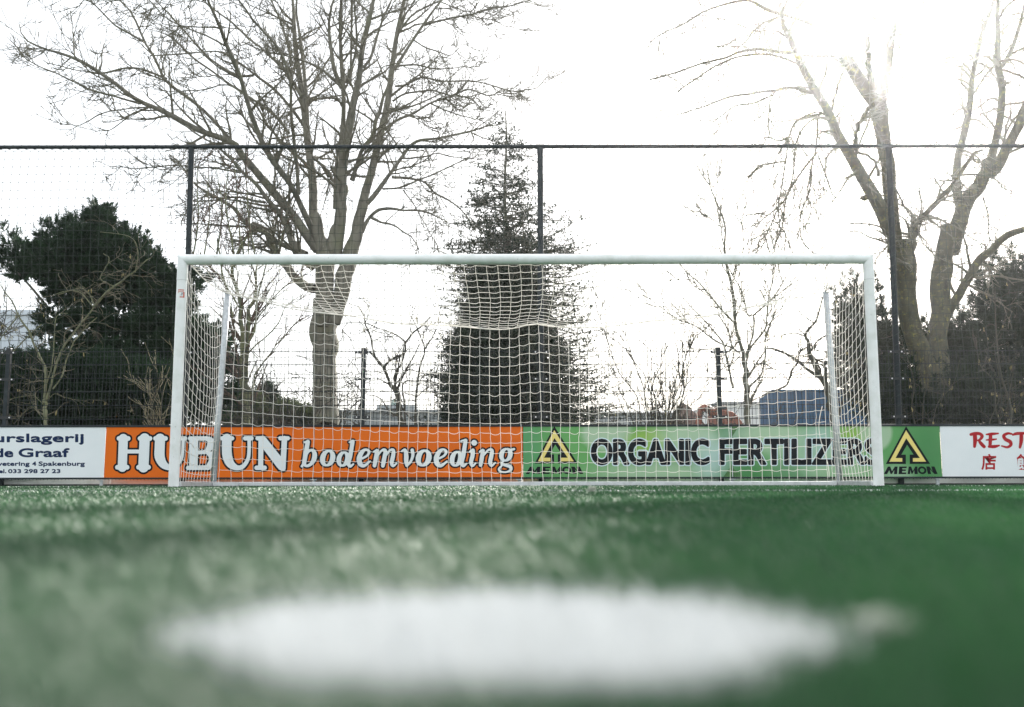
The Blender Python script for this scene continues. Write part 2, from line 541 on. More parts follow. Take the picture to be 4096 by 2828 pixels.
def strands(f, A, B, axis, n_sub, droop):
    """polylines of the panel f along one axis, with each cell's cord drooping a little"""
    lines = []
    if axis == 0:        # run along A for each B
        fine = np.interp(np.linspace(0, len(A) - 1, (len(A) - 1) * n_sub + 1), np.arange(len(A)), A)
        ph = np.linspace(0, len(A) - 1, len(fine)) % 1.0
        for k, bv in enumerate(B):
            P = f(fine, np.full(len(fine), bv))
            j = RNG.uniform(0.5, 1.4)
            odd = ((np.floor(np.linspace(0, len(A) - 1, len(fine)) + 1e-6) + k) % 2)
            P[:, 2] -= droop * j * 4 * ph * (1 - ph) * np.where(odd > 0, 1.0, 0.35)
            P[:, 2] += 0.008 * np.where(np.arange(len(fine)) % (2 * n_sub) < n_sub, 1, -1) * (ph * 0 + 1) * 0.4
            lines.append(P)
    else:
        fine = np.interp(np.linspace(0, len(B) - 1, (len(B) - 1) * n_sub + 1), np.arange(len(B)), B)
        for av in A:
            P = f(np.full(len(fine), av), fine)
            P[:, 0] += RNG.normal(0, 0.004, len(fine)) * 0.6
            lines.append(P)
    L = np.stack(lines)
    net.tubes(L, np.full(L.shape[:2], NR), 5)


strands(top_pt, xs, np.linspace(0, 1, 16), 0, 3, 0.010)
strands(top_pt, xs, np.linspace(0, 1, 16), 1, 2, 0)
vr = np.linspace(0, 1, 17)
strands(rear_pt, xs, vr[1:], 0, 4, 0.016)
strands(rear_pt, xs, vr, 1, 2, 0)
for s in (-1, 1):
    us = np.linspace(0, 1, 13)
    vs = np.linspace(0, 1, 20)
    strands(lambda u, v, s=s: side_pt(s, u, v), us, vs[1:], 0, 4, 0.012)
    strands(lambda u, v, s=s: side_pt(s, u, v), us, vs, 1, 2, 0)
netob = net.build('net', M['net_cord'], goal, True)
# rear edge rope and the two guy ropes
b = MB()
xx = np.linspace(-3.66, 3.66, 120)
Pm = rear_pt(xx, np.zeros(120)); Pm[:, 2] -= 0.006
b.tubes(Pm, np.full(120, 0.0075), 6)
b.build('edge_rope', M['net_cord'], netob, True)
for s in (-1, 1):
    b = MB()
    t = np.linspace(0, 1, 14)[:, None]
    A = np.array((gx + s * 3.655, gy + 0.05, 2.405)); Bp = np.array((gx + s * 3.66 + (0.07 if s > 0 else 0), gy + BACK + 0.06, 2.365))
    L = A + (Bp - A) * t
    L[:, 2] -= 0.05 * (4 * t * (1 - t))[:, 0]
    b.tubes(L, np.full(14, 0.005), 6)
    g = b.build('guy_rope', M['net_cord'], goal, True)
    if s == 1:
        b = MB(); b.box(L[2, 0] - 0.012, L[2, 0] + 0.012, L[2, 1] - 0.002, L[2, 1] + 0.002, L[2, 2] - 0.075, L[2, 2] - 0.005)
        b.build('care_tag', M['sticker_white'], g)
# loose cord end hanging beside the right stanchion
b = MB()
t = np.linspace(0, 1, 16)
b.tubes(np.stack([gx + 3.60 - 0.05 * np.sin(t * 5), gy + BACK - 0.03 + 0 * t, 0.95 - 0.85 * t], 1), np.full(16, 0.0045), 5)
b.build('loose_cord', M['net_cord'], netob, True)
# bits lying on the turf
M['fluff'] = mat('pale_fibre', (0.42, 0.45, 0.38), 0.8)


def scrap(name, x, y, r, hgt, label, cat, seed):
    rg = np.random.default_rng(seed)
    bb = MB()
    n = 260
    a = rg.uniform(0, 2 * np.pi, n); rr = r * np.sqrt(rg.uniform(0, 1, n))
    Pb = np.stack([x + np.cos(a) * rr, y + np.sin(a) * rr, hgt * rg.uniform(0.2, 1, n)], 1)
    D = rg.normal(0, 1, (n, 3)); D[:, 2] *= 0.5; D /= np.linalg.norm(D, axis=1)[:, None]
    ln = r * rg.uniform(0.3, 0.7, n)
    L = np.stack([Pb, Pb + D * ln[:, None] * 0.5 + np.array((0, 0, r * 0.1)), Pb + D * ln[:, None]], 1)
    L[:, :, 2] = np.maximum(L[:, :, 2], 0.001)
    bb.tubes(L, np.full(L.shape[:2], r * 0.05), 4)
    tag(bb.build(name, M['fluff'], None, True, origin=(x, y, 0)), label, cat)


scrap('fibre_tuft', 0.124, 0.346, 0.0085, 0.012, 'pale loose fibre tuft on the turf just right of the white penalty spot', 'debris', 3)
scrap('paper_scrap', pt(2368, 1959, 4.9)[0], 4.9, 0.016, 0.03, 'tiny white crumpled scrap on the turf in front of the goal', 'debris', 4)
# ------------------------------------------------------------------ wire fence, ball stop, advertising boards
BAY = 2.535
PX0 = 0.415


def z_at(py, Y):
    return pt(2048, py, Y)[2]


POSTS = [PX0 + BAY * k for k in range(-4, 5)]
ZTOP = z_at(1405, FENCE_Y)
wires = [z_at(y, FENCE_Y) for y in (1407, 1458, 1513, 1567, 1621, 1676)] + [0.62, 0.42, 0.22]
fence = empty('wire_mesh_fence', (PX0, FENCE_Y, 0), 'dark double-wire mesh fence standing behind the advertising boards', 'fence')
for k in range(len(POSTS) - 1):
    x0, x1 = POSTS[k] + 0.045, POSTS[k + 1] - 0.045
    b = MB()
    yv = FENCE_Y - 0.048
    n = 49
    vx = np.linspace(x0 + 0.01, x1 - 0.01, n)
    P = np.stack([np.stack([vx, np.full(n, yv), np.full(n, 0.08)], 1), np.stack([vx, np.full(n, yv), np.full(n, ZTOP + 0.02)], 1)], 1)
    b.tubes(P, np.full((n, 2), 0.0031), 4)
    for z in wires:
        for dy in (-0.0075, 0.0075):
            P = np.array([[(x0 - 0.02, yv + dy, z), (x1 + 0.02, yv + dy, z)]])
            b.tubes(P, np.full((1, 2), 0.0046), 5)
    b.build('mesh_panel', M['black_steel'], fence)


def clamps(parent, x):
    for z in (wires[0] - 0.012, wires[2] - 0.015, wires[5] + 0.025):
        bb = MB()
        bb.box(x - 0.115, x + 0.115, FENCE_Y - 0.064, FENCE_Y - 0.059, z - 0.019, z + 0.019)
        c = bb.build('panel_clamp', M['black_plastic'], parent)
        for s in (-1, 1):
            bb = MB()
            P = np.array([[(x + s * 0.078, FENCE_Y - 0.0645, z), (x + s * 0.078, FENCE_Y - 0.072, z)]])
            bb.tubes(P, np.array([[0.011, 0.009]]), 8, caps=True)
            bb.build('bolt_head', M['bolt'], c)


for k, x in enumerate(POSTS):
    if k % 2 == 1:
        b = MB(); b.box(x - 0.030, x + 0.030, FENCE_Y - 0.0575, FENCE_Y + 0.005, -0.02, 1.905)
        p = bevel(b.build('fence_post', M['black_steel'], fence), 0.006)
        b = MB(); b.box(x - 0.033, x + 0.033, FENCE_Y - 0.0605, FENCE_Y + 0.008, 1.9055, 1.955)
        bevel(b.build('post_cap', M['black_plastic'], p), 0.008)
        clamps(p, x)

# the tall ball-stop net on its own round posts
stop = empty('ball_stop_net', (PX0, FENCE_Y, 0), 'tall dark ball-stop net hung from a horizontal pipe on three posts', 'ball stop net')
ZR = 4.945
pole_r = 0.042
for k, x in enumerate(POSTS):
    if k % 2 == 0:
        xt = x * 1.012
        b = MB()
        zz = np.linspace(-0.02, ZR - 0.03, 6)
        b.tubes(np.stack([x + (xt - x) * zz / ZR, np.full(6, FENCE_Y), zz], 1), np.full(6, pole_r), 20)
        p = b.build('stop_post', M['black_steel'], stop, True)
        b = MB()
        b.tubes(np.array([(xt - 0.065, FENCE_Y, ZR), (xt + 0.065, FENCE_Y, ZR)]), np.full(2, 0.0335), 16, caps=True)
        b.tubes(np.array([(xt, FENCE_Y, ZR - 0.10), (xt, FENCE_Y, ZR - 0.02)]), np.full(2, 0.046), 16)
        b.build('pipe_coupling', M['black_steel'], p)
        # cord lashed round the post
        t = np.linspace(0, 1, 700)
        z = 0.9 + (ZR - 1.0) * t
        th = 2 * np.pi * z / 0.145
        b = MB()
        b.tubes(np.stack([x + (xt - x) * z / ZR + (pole_r + 0.003) * np.cos(th), FENCE_Y + (pole_r + 0.003) * np.sin(th), z], 1), np.full(700, 0.0034), 4)
        b.build('lashing_cord', M['stop_cord'], p)
        clamps(p, x)
b = MB()
xa, xb = POSTS[0] - 0.6, POSTS[-1] + 0.6
b.tubes(np.array([(xx_, FENCE_Y, ZR) for xx_ in np.linspace(xa, xb, 12)]), np.full(12, 0.028), 18, caps=True)
b.build('top_pipe', M['black_steel'], stop, True)
t = np.linspace(0, 1, 2600)
x = xa + (xb - xa) * t
th = 2 * np.pi * x / 0.125
b = MB()
b.tubes(np.stack([x, FENCE_Y + 0.031 * np.cos(th), ZR + 0.031 * np.sin(th)], 1), np.full(2600, 0.0036), 4)
# small loops of the net's edge cord between the lashings
b.tubes(np.stack([x, FENCE_Y + 0 * x, ZR - 0.036 - 0.012 * np.abs(np.sin(np.pi * x / 0.125))], 1), np.full(2600, 0.003), 4)
b.build('lashing_cord', M['stop_cord'], stop)
cell = 0.1225
b = MB()
nx = int((xb - xa) / cell); nz = int((ZR - 0.05 - 0.9) / cell)
gxs = xa + 0.03 + cell * np.arange(nx + 1); gzs = ZR - 0.045 - cell * np.arange(nz + 1)
GX, GZ = np.meshgrid(gxs, gzs)
jx = 0.012 * np.sin(GX * 1.7 + GZ * 2.3) + RNG.normal(0, 0.006, GX.shape)
jz = 0.014 * np.sin(GX * 1.1 + 0.6 * GZ) + RNG.normal(0, 0.005, GX.shape)
jy = 0.05 * np.sin(GX * 0.8) * np.sin(GZ * 1.2)
fall = np.clip((ZR - GZ) / 0.5, 0, 1)
NODE = np.stack([GX + jx * fall, FENCE_Y + 0.06 + jy * fall, GZ + jz * fall], -1)
SNR = 0.0031
mid = (NODE[:, :-1] + NODE[:, 1:]) / 2; mid[..., 2] -= 0.006
row = np.empty((NODE.shape[0], NODE.shape[1] * 2 - 1, 3)); row[:, ::2] = NODE; row[:, 1::2] = mid
b.tubes(row, np.full(row.shape[:2], SNR), 4)
b.tubes(NODE.transpose(1, 0, 2), np.full((NODE.shape[1], NODE.shape[0]), SNR), 4)
kn = NODE.reshape(-1, 3)
Pk = np.stack([kn - (0, 0, 0.007), kn, kn + np.array((0, 0, 0.007))], 1)
b.tubes(Pk, np.tile(np.array([0.002, 0.0065, 0.002]), (len(kn), 1)), 4)
b.build('net', M['stop_cord'], stop)

# ------------------------------------------------------------------ boards
ZB0, ZB1 = z_at(1908, BOARD_Y), z_at(1707, BOARD_Y)
XB = [pt(420, 1810, BOARD_Y)[0], pt(2092, 1810, BOARD_Y)[0], pt(3765, 1810, BOARD_Y)[0]]
W6 = XB[1] - XB[0]


def board(name, label, x0, x1, panel_mat, seam=True):
    r = empty(name, ((x0 + x1) / 2, BOARD_Y, 0), label, 'advertising board', 'advertising boards along the fence')
    segs = [(x0 + 0.004, (x0 + x1) / 2 - 0.003), ((x0 + x1) / 2 + 0.003, x1 - 0.004)] if seam else [(x0 + 0.004, x1 - 0.004)]
    for a_, b_ in segs:
        bb = MB(); bb.box(a_, b_, BOARD_Y, BOARD_Y + 0.012, ZB0, ZB1)
        bb.build('panel', panel_mat, r)
    bb = MB(); bb.box(x0, x1, BOARD_Y - 0.012, BOARD_Y + 0.05, ZB1 + 0.0005, ZB1 + 0.030)
    bevel(bb.build('top_rail', M['black_steel'], r), 0.004)
    bb = MB(); bb.box(x0, x1, BOARD_Y - 0.008, BOARD_Y + 0.04, ZB0 - 0.026, ZB0 - 0.0005)
    bevel(bb.build('bottom_rail', M['black_steel'], r), 0.003)
    bb = MB(); bb.box((x0 + x1) / 2 - 0.0028, (x0 + x1) / 2 + 0.0028, BOARD_Y + 0.002, BOARD_Y + 0.011, ZB0, ZB1)
    bb.build('seam_strip', M['seam'], r)
    for xl in (x1 - 0.02 - 0.03, (x0 + x1) / 2):       # grey legs under the joints
        bb = MB(); bb.box(xl - 0.021, xl + 0.021, BOARD_Y + 0.042, BOARD_Y + 0.072, -0.01, ZB0 - 0.02)
        lg = bb.build('support_leg', M['galv'], r)
        bb = MB(); bb.box(xl - 0.05, xl + 0.05, BOARD_Y - 0.002, BOARD_Y + 0.040, ZB0 - 0.039, ZB0 - 0.0265)
        bb.build('leg_bracket', M['galv'], lg)
    return r


# green photographic print: soft blurred lights and leaf tones belong to the print itself
def green_print():
    m = bpy.data.materials.new('green_print'); m.use_nodes = True
    nt = m.node_tree; bs = nt.nodes['Principled BSDF']; bs.inputs['Roughness'].default_value = 0.38
    tc = nt.nodes.new('ShaderNodeTexCoord')
    last = None

    def blob(cx, cz, rx, rz, col, soft, st):
        nonlocal last
        mp = nt.nodes.new('ShaderNodeMapping')
        mp.inputs['Location'].default_value = (-cx / rx, 0, -cz / rz)
        mp.inputs['Scale'].default_value = (1 / rx, 0, 1 / rz)
        nt.links.new(tc.outputs['Object'], mp.inputs['Vector'])
        ln = nt.nodes.new('ShaderNodeVectorMath'); ln.operation = 'LENGTH'
        nt.links.new(mp.outputs[0], ln.inputs[0])
        r = nt.nodes.new('ShaderNodeMapRange'); r.interpolation_type = 'SMOOTHSTEP'
        r.inputs['From Min'].default_value = 1.0; r.inputs['From Max'].default_value = 1.0 - soft
        r.inputs['To Max'].default_value = st
        nt.links.new(ln.outputs['Value'], r.inputs['Value'])
        mx = nt.nodes.new('ShaderNodeMix'); mx.data_type = 'RGBA'
        nt.links.new(r.outputs[0], mx.inputs['Factor'])
        if last is None: mx.inputs[6].default_value = (0.085, 0.315, 0.085, 1)
        else: nt.links.new(last, mx.inputs[6])
        mx.inputs[7].default_value = (*col, 1)
        last = mx.outputs[2]
    xm = 0.0
    pale, blue, lime, deep = (0.42, 0.58, 0.40), (0.42, 0.60, 0.56), (0.26, 0.46, 0.06), (0.035, 0.20, 0.055)
    for cx, cz, rx, rz, c, so, st in (
            (-2.05, .60, .9, .75, (0.13, .40, .10), .9, .6), (-1.1, .15, 1.3, .35, pale, .8, .7), (-1.75, .72, .42, .30, (.40, .55, .38), .35, .9), (-1.15, .62, .45, .25, lime, .7, .9),
            (-.55, .66, .75, .42, pale, .8, .9), (-.25, .35, .45, .5, blue, .9, .9), (.05, .75, .3, .3, blue, .8, .6), (.15, .10, .55, .45, deep, .8, .8), (.02, .78, .35, .30, deep, .6, .6),
            (.55, .68, .7, .35, pale, .7, .85), (.9, .3, .55, .55, (.36, .55, .38), .9, .8), (1.25, .62, .4, .45, blue, .9, .7), (.75, .12, .5, .35, deep, .8, .7), (1.7, .66, .4, .3, lime, .8, .8), (1.55, .25, .7, .4, pale, .8, .6),
            (2.02, .74, .26, .3, (.40, .55, .38), .25, .8), (2.75, .45, .55, .9, deep, .9, .75), (2.3, .12, .35, .25, (.35, .52, .36), .8, .7), (-2.85, .45, .3, .9, (.07, .30, .12), .9, .7)):
        blob(cx, cz, rx, rz, c, so, st)
    nt.links.new(last, bs.inputs['Base Color'])
    return m


M['green_print'] = green_print()
bd_white = board('advertising_board', "white butcher's board with dark blue lettering and phone number", XB[0] - W6, XB[0], M['sign_white'])
bd_orange = board('advertising_board', 'orange board with large white HUBUN lettering behind the goal', XB[0], XB[1], M['sign_orange'])
bd_green = board('advertising_board', 'green board reading ORGANIC FERTILIZERS with yellow triangle logos', XB[1], XB[2], M['green_print'], False)
bd_red = board('advertising_board', 'white restaurant board with red lettering and red Chinese characters', XB[2], XB[2] + W6, M['sign_white'])
# the green print's seam in the middle, with torn dark edges
xm = (XB[1] + XB[2]) / 2
b = MB(); b.box(xm - 0.006, xm + 0.002, BOARD_Y - 0.0022, BOARD_Y - 0.0004, ZB0, ZB1)
b.build('open_joint', M['print_white'], bd_green)
b = MB(); b.box(xm + 0.0025, xm + 0.007, BOARD_Y - 0.0020, BOARD_Y - 0.0004, ZB0, ZB1)
b.build('joint_gap', M['print_black'], bd_green)
M['leaf_print'] = mat('leaf_print', (0.03, 0.12, 0.03), 0.4, noise=(30, (0.07, 0.2, 0.05), 0.4, 0.6))
b = MB()
b.add([(xm - .13, BOARD_Y - .0009, ZB0), (xm - .008, BOARD_Y - .0009, ZB0), (xm - .008, BOARD_Y - .0009, ZB0 + .17),
       (xm + .009, BOARD_Y - .0009, ZB0), (xm + .15, BOARD_Y - .0009, ZB0), (xm + .009, BOARD_Y - .0009, ZB0 + .12),
       (xm + .009, BOARD_Y - .0009, ZB1), (xm + .10, BOARD_Y - .0009, ZB1), (xm + .009, BOARD_Y - .0009, ZB1 - .14)], None, [(0, 1, 2), (3, 4, 5), (6, 8, 7)])
b.build('printed_leaf', M['leaf_print'], bd_green)

# pale kick boards under the advertising boards, dark base strip
for k in range(4):
    x0 = XB[0] - W6 + k * W6
    x1 = x0 + W6
    lab = ['low pale kick board under the white butcher board', 'low pale kick board under the orange board', 'low pale kick board under the green fertilizer board', 'low pale kick board under the white restaurant board'][k]
    r = empty('kick_board', ((x0 + x1) / 2, FENCE_Y + 0.07, 0), lab, 'kick board', 'kick boards along the foot of the fence')
    b = MB(); b.box(x0 + .003, x1 - .003, FENCE_Y + 0.055, FENCE_Y + 0.085, 0.022, 0.150)
    bevel(b.build('plank', M['kick'], r), 0.004)
    b = MB(); b.box(x0 + .003, x1 - .003, FENCE_Y + 0.049, FENCE_Y + 0.09, -0.01, 0.0215)
    b.build('base_strip', M['black_plastic'], r)
# ------------------------------------------------------------------ lettering on the boards (real shapes lying on the panels)
def board_pt(px, py, lift):
    p = pt(px, py, BOARD_Y - lift)
    return p


def sdf_capsules(X, Y, segs):
    d = np.full(X.shape, 1e6)
    for (x0, y0, r0, x1, y1, r1) in segs:
        dx, dy = x1 - x0, y1 - y0
        L2 = dx * dx + dy * dy + 1e-9
        t = np.clip(((X - x0) * dx + (Y - y0) * dy) / L2, 0, 1)
        d = np.minimum(d, np.hypot(X - x0 - t * dx, Y - y0 - t * dy) - (r0 + (r1 - r0) * t))
    return d


def contour_mesh(mb, X, Y, D, to_world):
    """filled region D<0 on a grid as polygons (marching squares, full cells merged along rows)"""
    ny, nx = D.shape
    inside = D < 0
    V, Q, T = [], [], []
    idx = {}

    def vert(key, x, y):
        if key not in idx:
            idx[key] = len(V); V.append((x, y))
        return idx[key]

    def node(i, j): return vert((i, j, 0), X[i, j], Y[i, j])

    def edge(i, j, di, dj):
        a, b_ = D[i, j], D[i + di, j + dj]
        t = a / (a - b_)
        return vert((i, j, 1 + di), X[i, j] + t * (X[i + di, j + dj] - X[i, j]), Y[i, j] + t * (Y[i + di, j + dj] - Y[i, j]))
    for i in range(ny - 1):
        j = 0
        while j < nx - 1:
            c = inside[i, j], inside[i, j + 1], inside[i + 1, j + 1], inside[i + 1, j]
            n = sum(c)
            if n == 0: j += 1; continue
            if n == 4:
                Q.append((node(i, j), node(i, j + 1), node(i + 1, j + 1), node(i + 1, j))); j += 1; continue
            cor = [(i, j), (i, j + 1), (i + 1, j + 1), (i + 1, j)]
            poly = []
            for k in range(4):
                a, b_ = cor[k], cor[(k + 1) % 4]
                if c[k]: poly.append(node(*a))
                if c[k] != c[(k + 1) % 4]:
                    lo, hi = min(a, b_), max(a, b_)
                    poly.append(edge(lo[0], lo[1], hi[0] - lo[0], hi[1] - lo[1]))
            for k in range(1, len(poly) - 1): T.append((poly[0], poly[k], poly[k + 1]))
            j += 1
    if not V: return
    mb.add(np.array([to_world(x, y) for x, y in V]), np.array(Q) if Q else None, np.array(T) if T else None)


def stroke(pts):
    """[(x,y,r),...] -> capsules along a smoothed line"""
    P = np.array(pts, float)
    if len(P) > 2:
        out = []
        E = np.vstack([2 * P[0] - P[1], P, 2 * P[-1] - P[-2]])
        for i in range(1, len(E) - 2):
            for t in np.linspace(0, 1, 5)[:-1]:
                a, b_, c, d = E[i - 1], E[i], E[i + 1], E[i + 2]
                out.append(0.5 * (2 * b_ + (c - a) * t + (2 * a - 5 * b_ + 4 * c - d) * t ** 2 + (3 * b_ - a - 3 * c + d) * t ** 3))
        out.append(P[-1]); P = np.array(out)
    return [(*P[i][[0, 1, 2]], *P[i + 1][[0, 1, 2]]) for i in range(len(P) - 1)]


def ellipse(cx, cy, rx, ry, thick, thin, lean=0.0, a0=0, a1=360):
    A = np.radians(np.linspace(a0, a1, 25))
    out = []
    for k in range(24):
        p = []
        for a in (A[k], A[k + 1]):
            x, y = cx + rx * math.cos(a), cy + ry * math.sin(a)
            p += [x - lean * (y - cy), y, thin + (thick - thin) * abs(math.cos(a)) ** 1.3]
        out.append(tuple(p))
    return out


def glyphs(parent, z, letters, layers, step=3.0, name='lettering'):
    """letters: list of capsule lists in zoom pixels; layers: (offset, material, lift, name)"""
    for off, m, lift, nm in layers:
        mb = MB()
        allseg = [s for L in letters for s in L]
        rm = max(max(s[2], s[5]) for s in allseg) + off + 6
        x0 = min(min(s[0], s[3]) for s in allseg) - rm; x1 = max(max(s[0], s[3]) for s in allseg) + rm
        y0 = min(min(s[1], s[4]) for s in allseg) - rm; y1 = max(max(s[1], s[4]) for s in allseg) + rm
        gx_ = np.arange(x0, x1, step); gy_ = np.arange(y0, y1, step)
        X, Y = np.meshgrid(gx_, gy_)
        D = np.full(X.shape, 1e6)
        for L in letters:
            lx0 = min(min(s[0] - s[2], s[3] - s[5]) for s in L) - off - 8; lx1 = max(max(s[0] + s[2], s[3] + s[5]) for s in L) + off + 8
            sl = slice(max(0, int((lx0 - x0) / step)), int((lx1 - x0) / step) + 2)
            D[:, sl] = np.minimum(D[:, sl], sdf_capsules(X[:, sl], Y[:, sl], L))
        contour_mesh(mb, X, Y, D - off, lambda x, y: board_pt(*zp(z, x, y), lift))
        mb.build(nm, m, parent)


def S(*pts): return stroke(pts)


# --- orange board: slab capitals with black outline (zoom frame B, left H shifted into it)
o = 600 * 2.5689
H = [(x - o, y, r, X - o, Y, R) for seg in [
    S((1268, 262, 47), (1257, 558, 47)), S((1224, 262, 24), (1318, 262, 24)), S((1207, 558, 24), (1306, 558, 24)),
    S((1487, 262, 53), (1474, 558, 53)), S((1440, 262, 24), (1542, 262, 24)), S((1424, 558, 24), (1526, 558, 24)), S((1300, 396, 20), (1450, 396, 20))] for (x, y, r, X, Y, R) in seg]
U1 = S((104, 265, 52), (100, 360, 52), (100, 450, 52), (135, 525, 42), (200, 563, 27), (262, 545, 22), (318, 480, 18), (335, 400, 16), (343, 270, 16)) + S((58, 262, 24), (160, 262, 24)) + S((318, 262, 22), (362, 262, 22))
Bl = S((452, 285, 44), (446, 545, 44)) + S((412, 262, 22), (590, 262, 22)) + S((590, 264, 24), (626, 290, 34), (620, 345, 36), (585, 390, 22)) + S((500, 407, 19), (590, 402, 19)) \
    + S((590, 405, 20), (636, 440, 36), (642, 500, 40), (600, 556, 28)) + S((392, 565, 22), (600, 562, 24))
U2 = S((790, 265, 50), (789, 360, 50), (796, 450, 50), (828, 525, 42), (895, 565, 27), (958, 548, 22), (1005, 480, 19), (1018, 400, 18), (1020, 270, 18)) + S((742, 262, 22), (845, 262, 22)) + S((978, 262, 22), (1043, 262, 22))
Nn = S((1141, 290, 26), (1137, 560, 26)) + S((1096, 565, 23), (1178, 565, 23)) + S((1106, 262, 22), (1160, 262, 24)) + S((1160, 290, 46), (1345, 530, 50)) + S((1382, 265, 28), (1366, 570, 28)) + S((1340, 262, 22), (1416, 262, 22)) + S((1345, 560, 30), (1366, 572, 26))
lay = [(19, M['print_black'], 0.0012, 'lettering_outline'), (0, M['print_white'], 0.0024, 'lettering')]
glyphs(bd_orange, 'B', [H, U1, Bl, U2, Nn], lay)
cB = 800 * 2.5689


def sh(segs, dx): return [(x + dx, y, r, X + dx, Y, R) for (x, y, r, X, Y, R) in segs]


w_b = S((1622, 300, 22), (1600, 420, 23), (1583, 520, 22)) + S((1590, 303, 11), (1625, 295, 13)) + S((1598, 450, 10), (1632, 396, 12), (1672, 386, 16), (1692, 425, 24), (1684, 482, 24), (1652, 528, 17), (1612, 546, 14), (1578, 532, 15)) + S((1580, 520, 14), (1560, 550, 12))
w_o = ellipse(1826, 466, 52, 74, 27, 11, 0.16)
w_d = ellipse(1985, 476, 44, 68, 24, 11, 0.16) + S((2084, 296, 19), (2058, 440, 22), (2040, 520, 20), (2058, 550, 15), (2090, 528, 9)) + S((2050, 303, 9), (2086, 290, 12))
w_e1 = S((128, 470, 11), (178, 440, 12), (196, 400, 15), (166, 378, 11), (128, 400, 20), (96, 462, 26), (104, 525, 24), (146, 545, 16), (205, 500, 9))
w_m = S((278, 392, 19), (266, 470, 22), (252, 544, 19)) + S((246, 402, 10), (276, 382, 10)) + S((284, 440, 10), (330, 386, 11), (362, 388, 17), (358, 440, 21), (346, 500, 22), (338, 546, 19)) + S((370, 440, 10), (412, 386, 11), (446, 388, 17), (442, 450, 21), (428, 515, 20), (444, 548, 13), (480, 520, 8))
w_v = S((532, 396, 9), (566, 382, 14), (578, 440, 23), (578, 500, 22), (584, 545, 14)) + S((584, 545, 12), (622, 505, 13), (646, 440, 16), (640, 386, 18))
w_o2 = ellipse(757, 466, 54, 76, 28, 11, 0.16)
w_e2 = sh(w_e1, 792)
w_d2 = ellipse(1092, 474, 42, 70, 25, 11, 0.16) + S((1188, 288, 19), (1166, 430, 22), (1148, 515, 20), (1165, 548, 15), (1196, 526, 9)) + S((1142, 293, 9), (1190, 280, 12))
w_i = S((1276, 310, 29), (1277, 311, 29)) + S((1232, 402, 10), (1266, 384, 15), (1260, 440, 21), (1244, 510, 20), (1258, 548, 13), (1292, 520, 8))
w_n = S((1366, 392, 19), (1354, 470, 22), (1342, 540, 18)) + S((1334, 402, 10), (1364, 382, 10)) + S((1372, 440, 10), (1422, 386, 11), (1458, 388, 17), (1454, 440, 21), (1440, 512, 20), (1456, 546, 13), (1492, 516, 8))
w_g = ellipse(1602, 434, 46, 60, 24, 10, 0.14) + S((1652, 384, 12), (1686, 376, 12)) + S((1580, 496, 9), (1558, 526, 12), (1600, 542, 15), (1646, 556, 18), (1652, 590, 14), (1604, 612, 9), (1546, 606, 10), (1530, 580, 11), (1558, 548, 9))
glyphs(bd_orange, 'C', [sh(w_b, -cB), sh(w_o, -cB), sh(w_d, -cB), w_e1, w_m, w_v, w_o2, w_e2, w_d2, w_i, w_n, w_g], [(16, M['print_black'], 0.0012, 'lettering_outline'), (0, M['print_white'], 0.0024, 'lettering')])

# --- text in the default sans face
_cache = {}


def text_geo(s, off=0.0):
    if (s, off) in _cache: return _cache[(s, off)]
    c = bpy.data.curves.new('tmp', 'FONT')
    c.body = s; c.size = 1.0; c.offset = off; c.resolution_u = 5; c.fill_mode = 'FRONT'
    ob = bpy.data.objects.new('tmp', c)
    COL.objects.link(ob)
    dg = bpy.context.evaluated_depsgraph_get()
    me = bpy.data.meshes.new_from_object(ob.evaluated_get(dg))
    V = np.array([v.co[:] for v in me.vertices]); F = [tuple(p.vertices) for p in me.polygons]
    bpy.data.objects.remove(ob); bpy.data.curves.remove(c); bpy.data.meshes.remove(me)
    _cache[(s, off)] = (V, F)
    return V, F


def text_edges(s):
    V, F = text_geo(s)
    cnt = {}
    key = [tuple(np.round(v[:2], 5)) for v in V]
    for f in F:
        for k in range(len(f)):
            a, b_ = key[f[k]], key[f[(k + 1) % len(f)]]
            e = (a, b_) if a < b_ else (b_, a)
            cnt[e] = cnt.get(e, 0) + 1
    return np.array([(*e[0], *e[1]) for e, c in cnt.items() if c == 1])


def shape_sdf(X, Y, E):
    """signed distance to closed outlines E (n,4); negative inside"""
    d = np.full(X.shape, 1e6)
    cross = np.zeros(X.shape, int)
    for x0, y0, x1, y1 in E:
        dx, dy = x1 - x0, y1 - y0
        t = np.clip(((X - x0) * dx + (Y - y0) * dy) / (dx * dx + dy * dy + 1e-12), 0, 1)
        d = np.minimum(d, np.hypot(X - x0 - t * dx, Y - y0 - t * dy))
        m = (y0 > Y) != (y1 > Y)
        if abs(dy) > 1e-12: cross += m & (X < x0 + (Y - y0) * dx / dy)
    return np.where(cross % 2 == 1, -d, d)


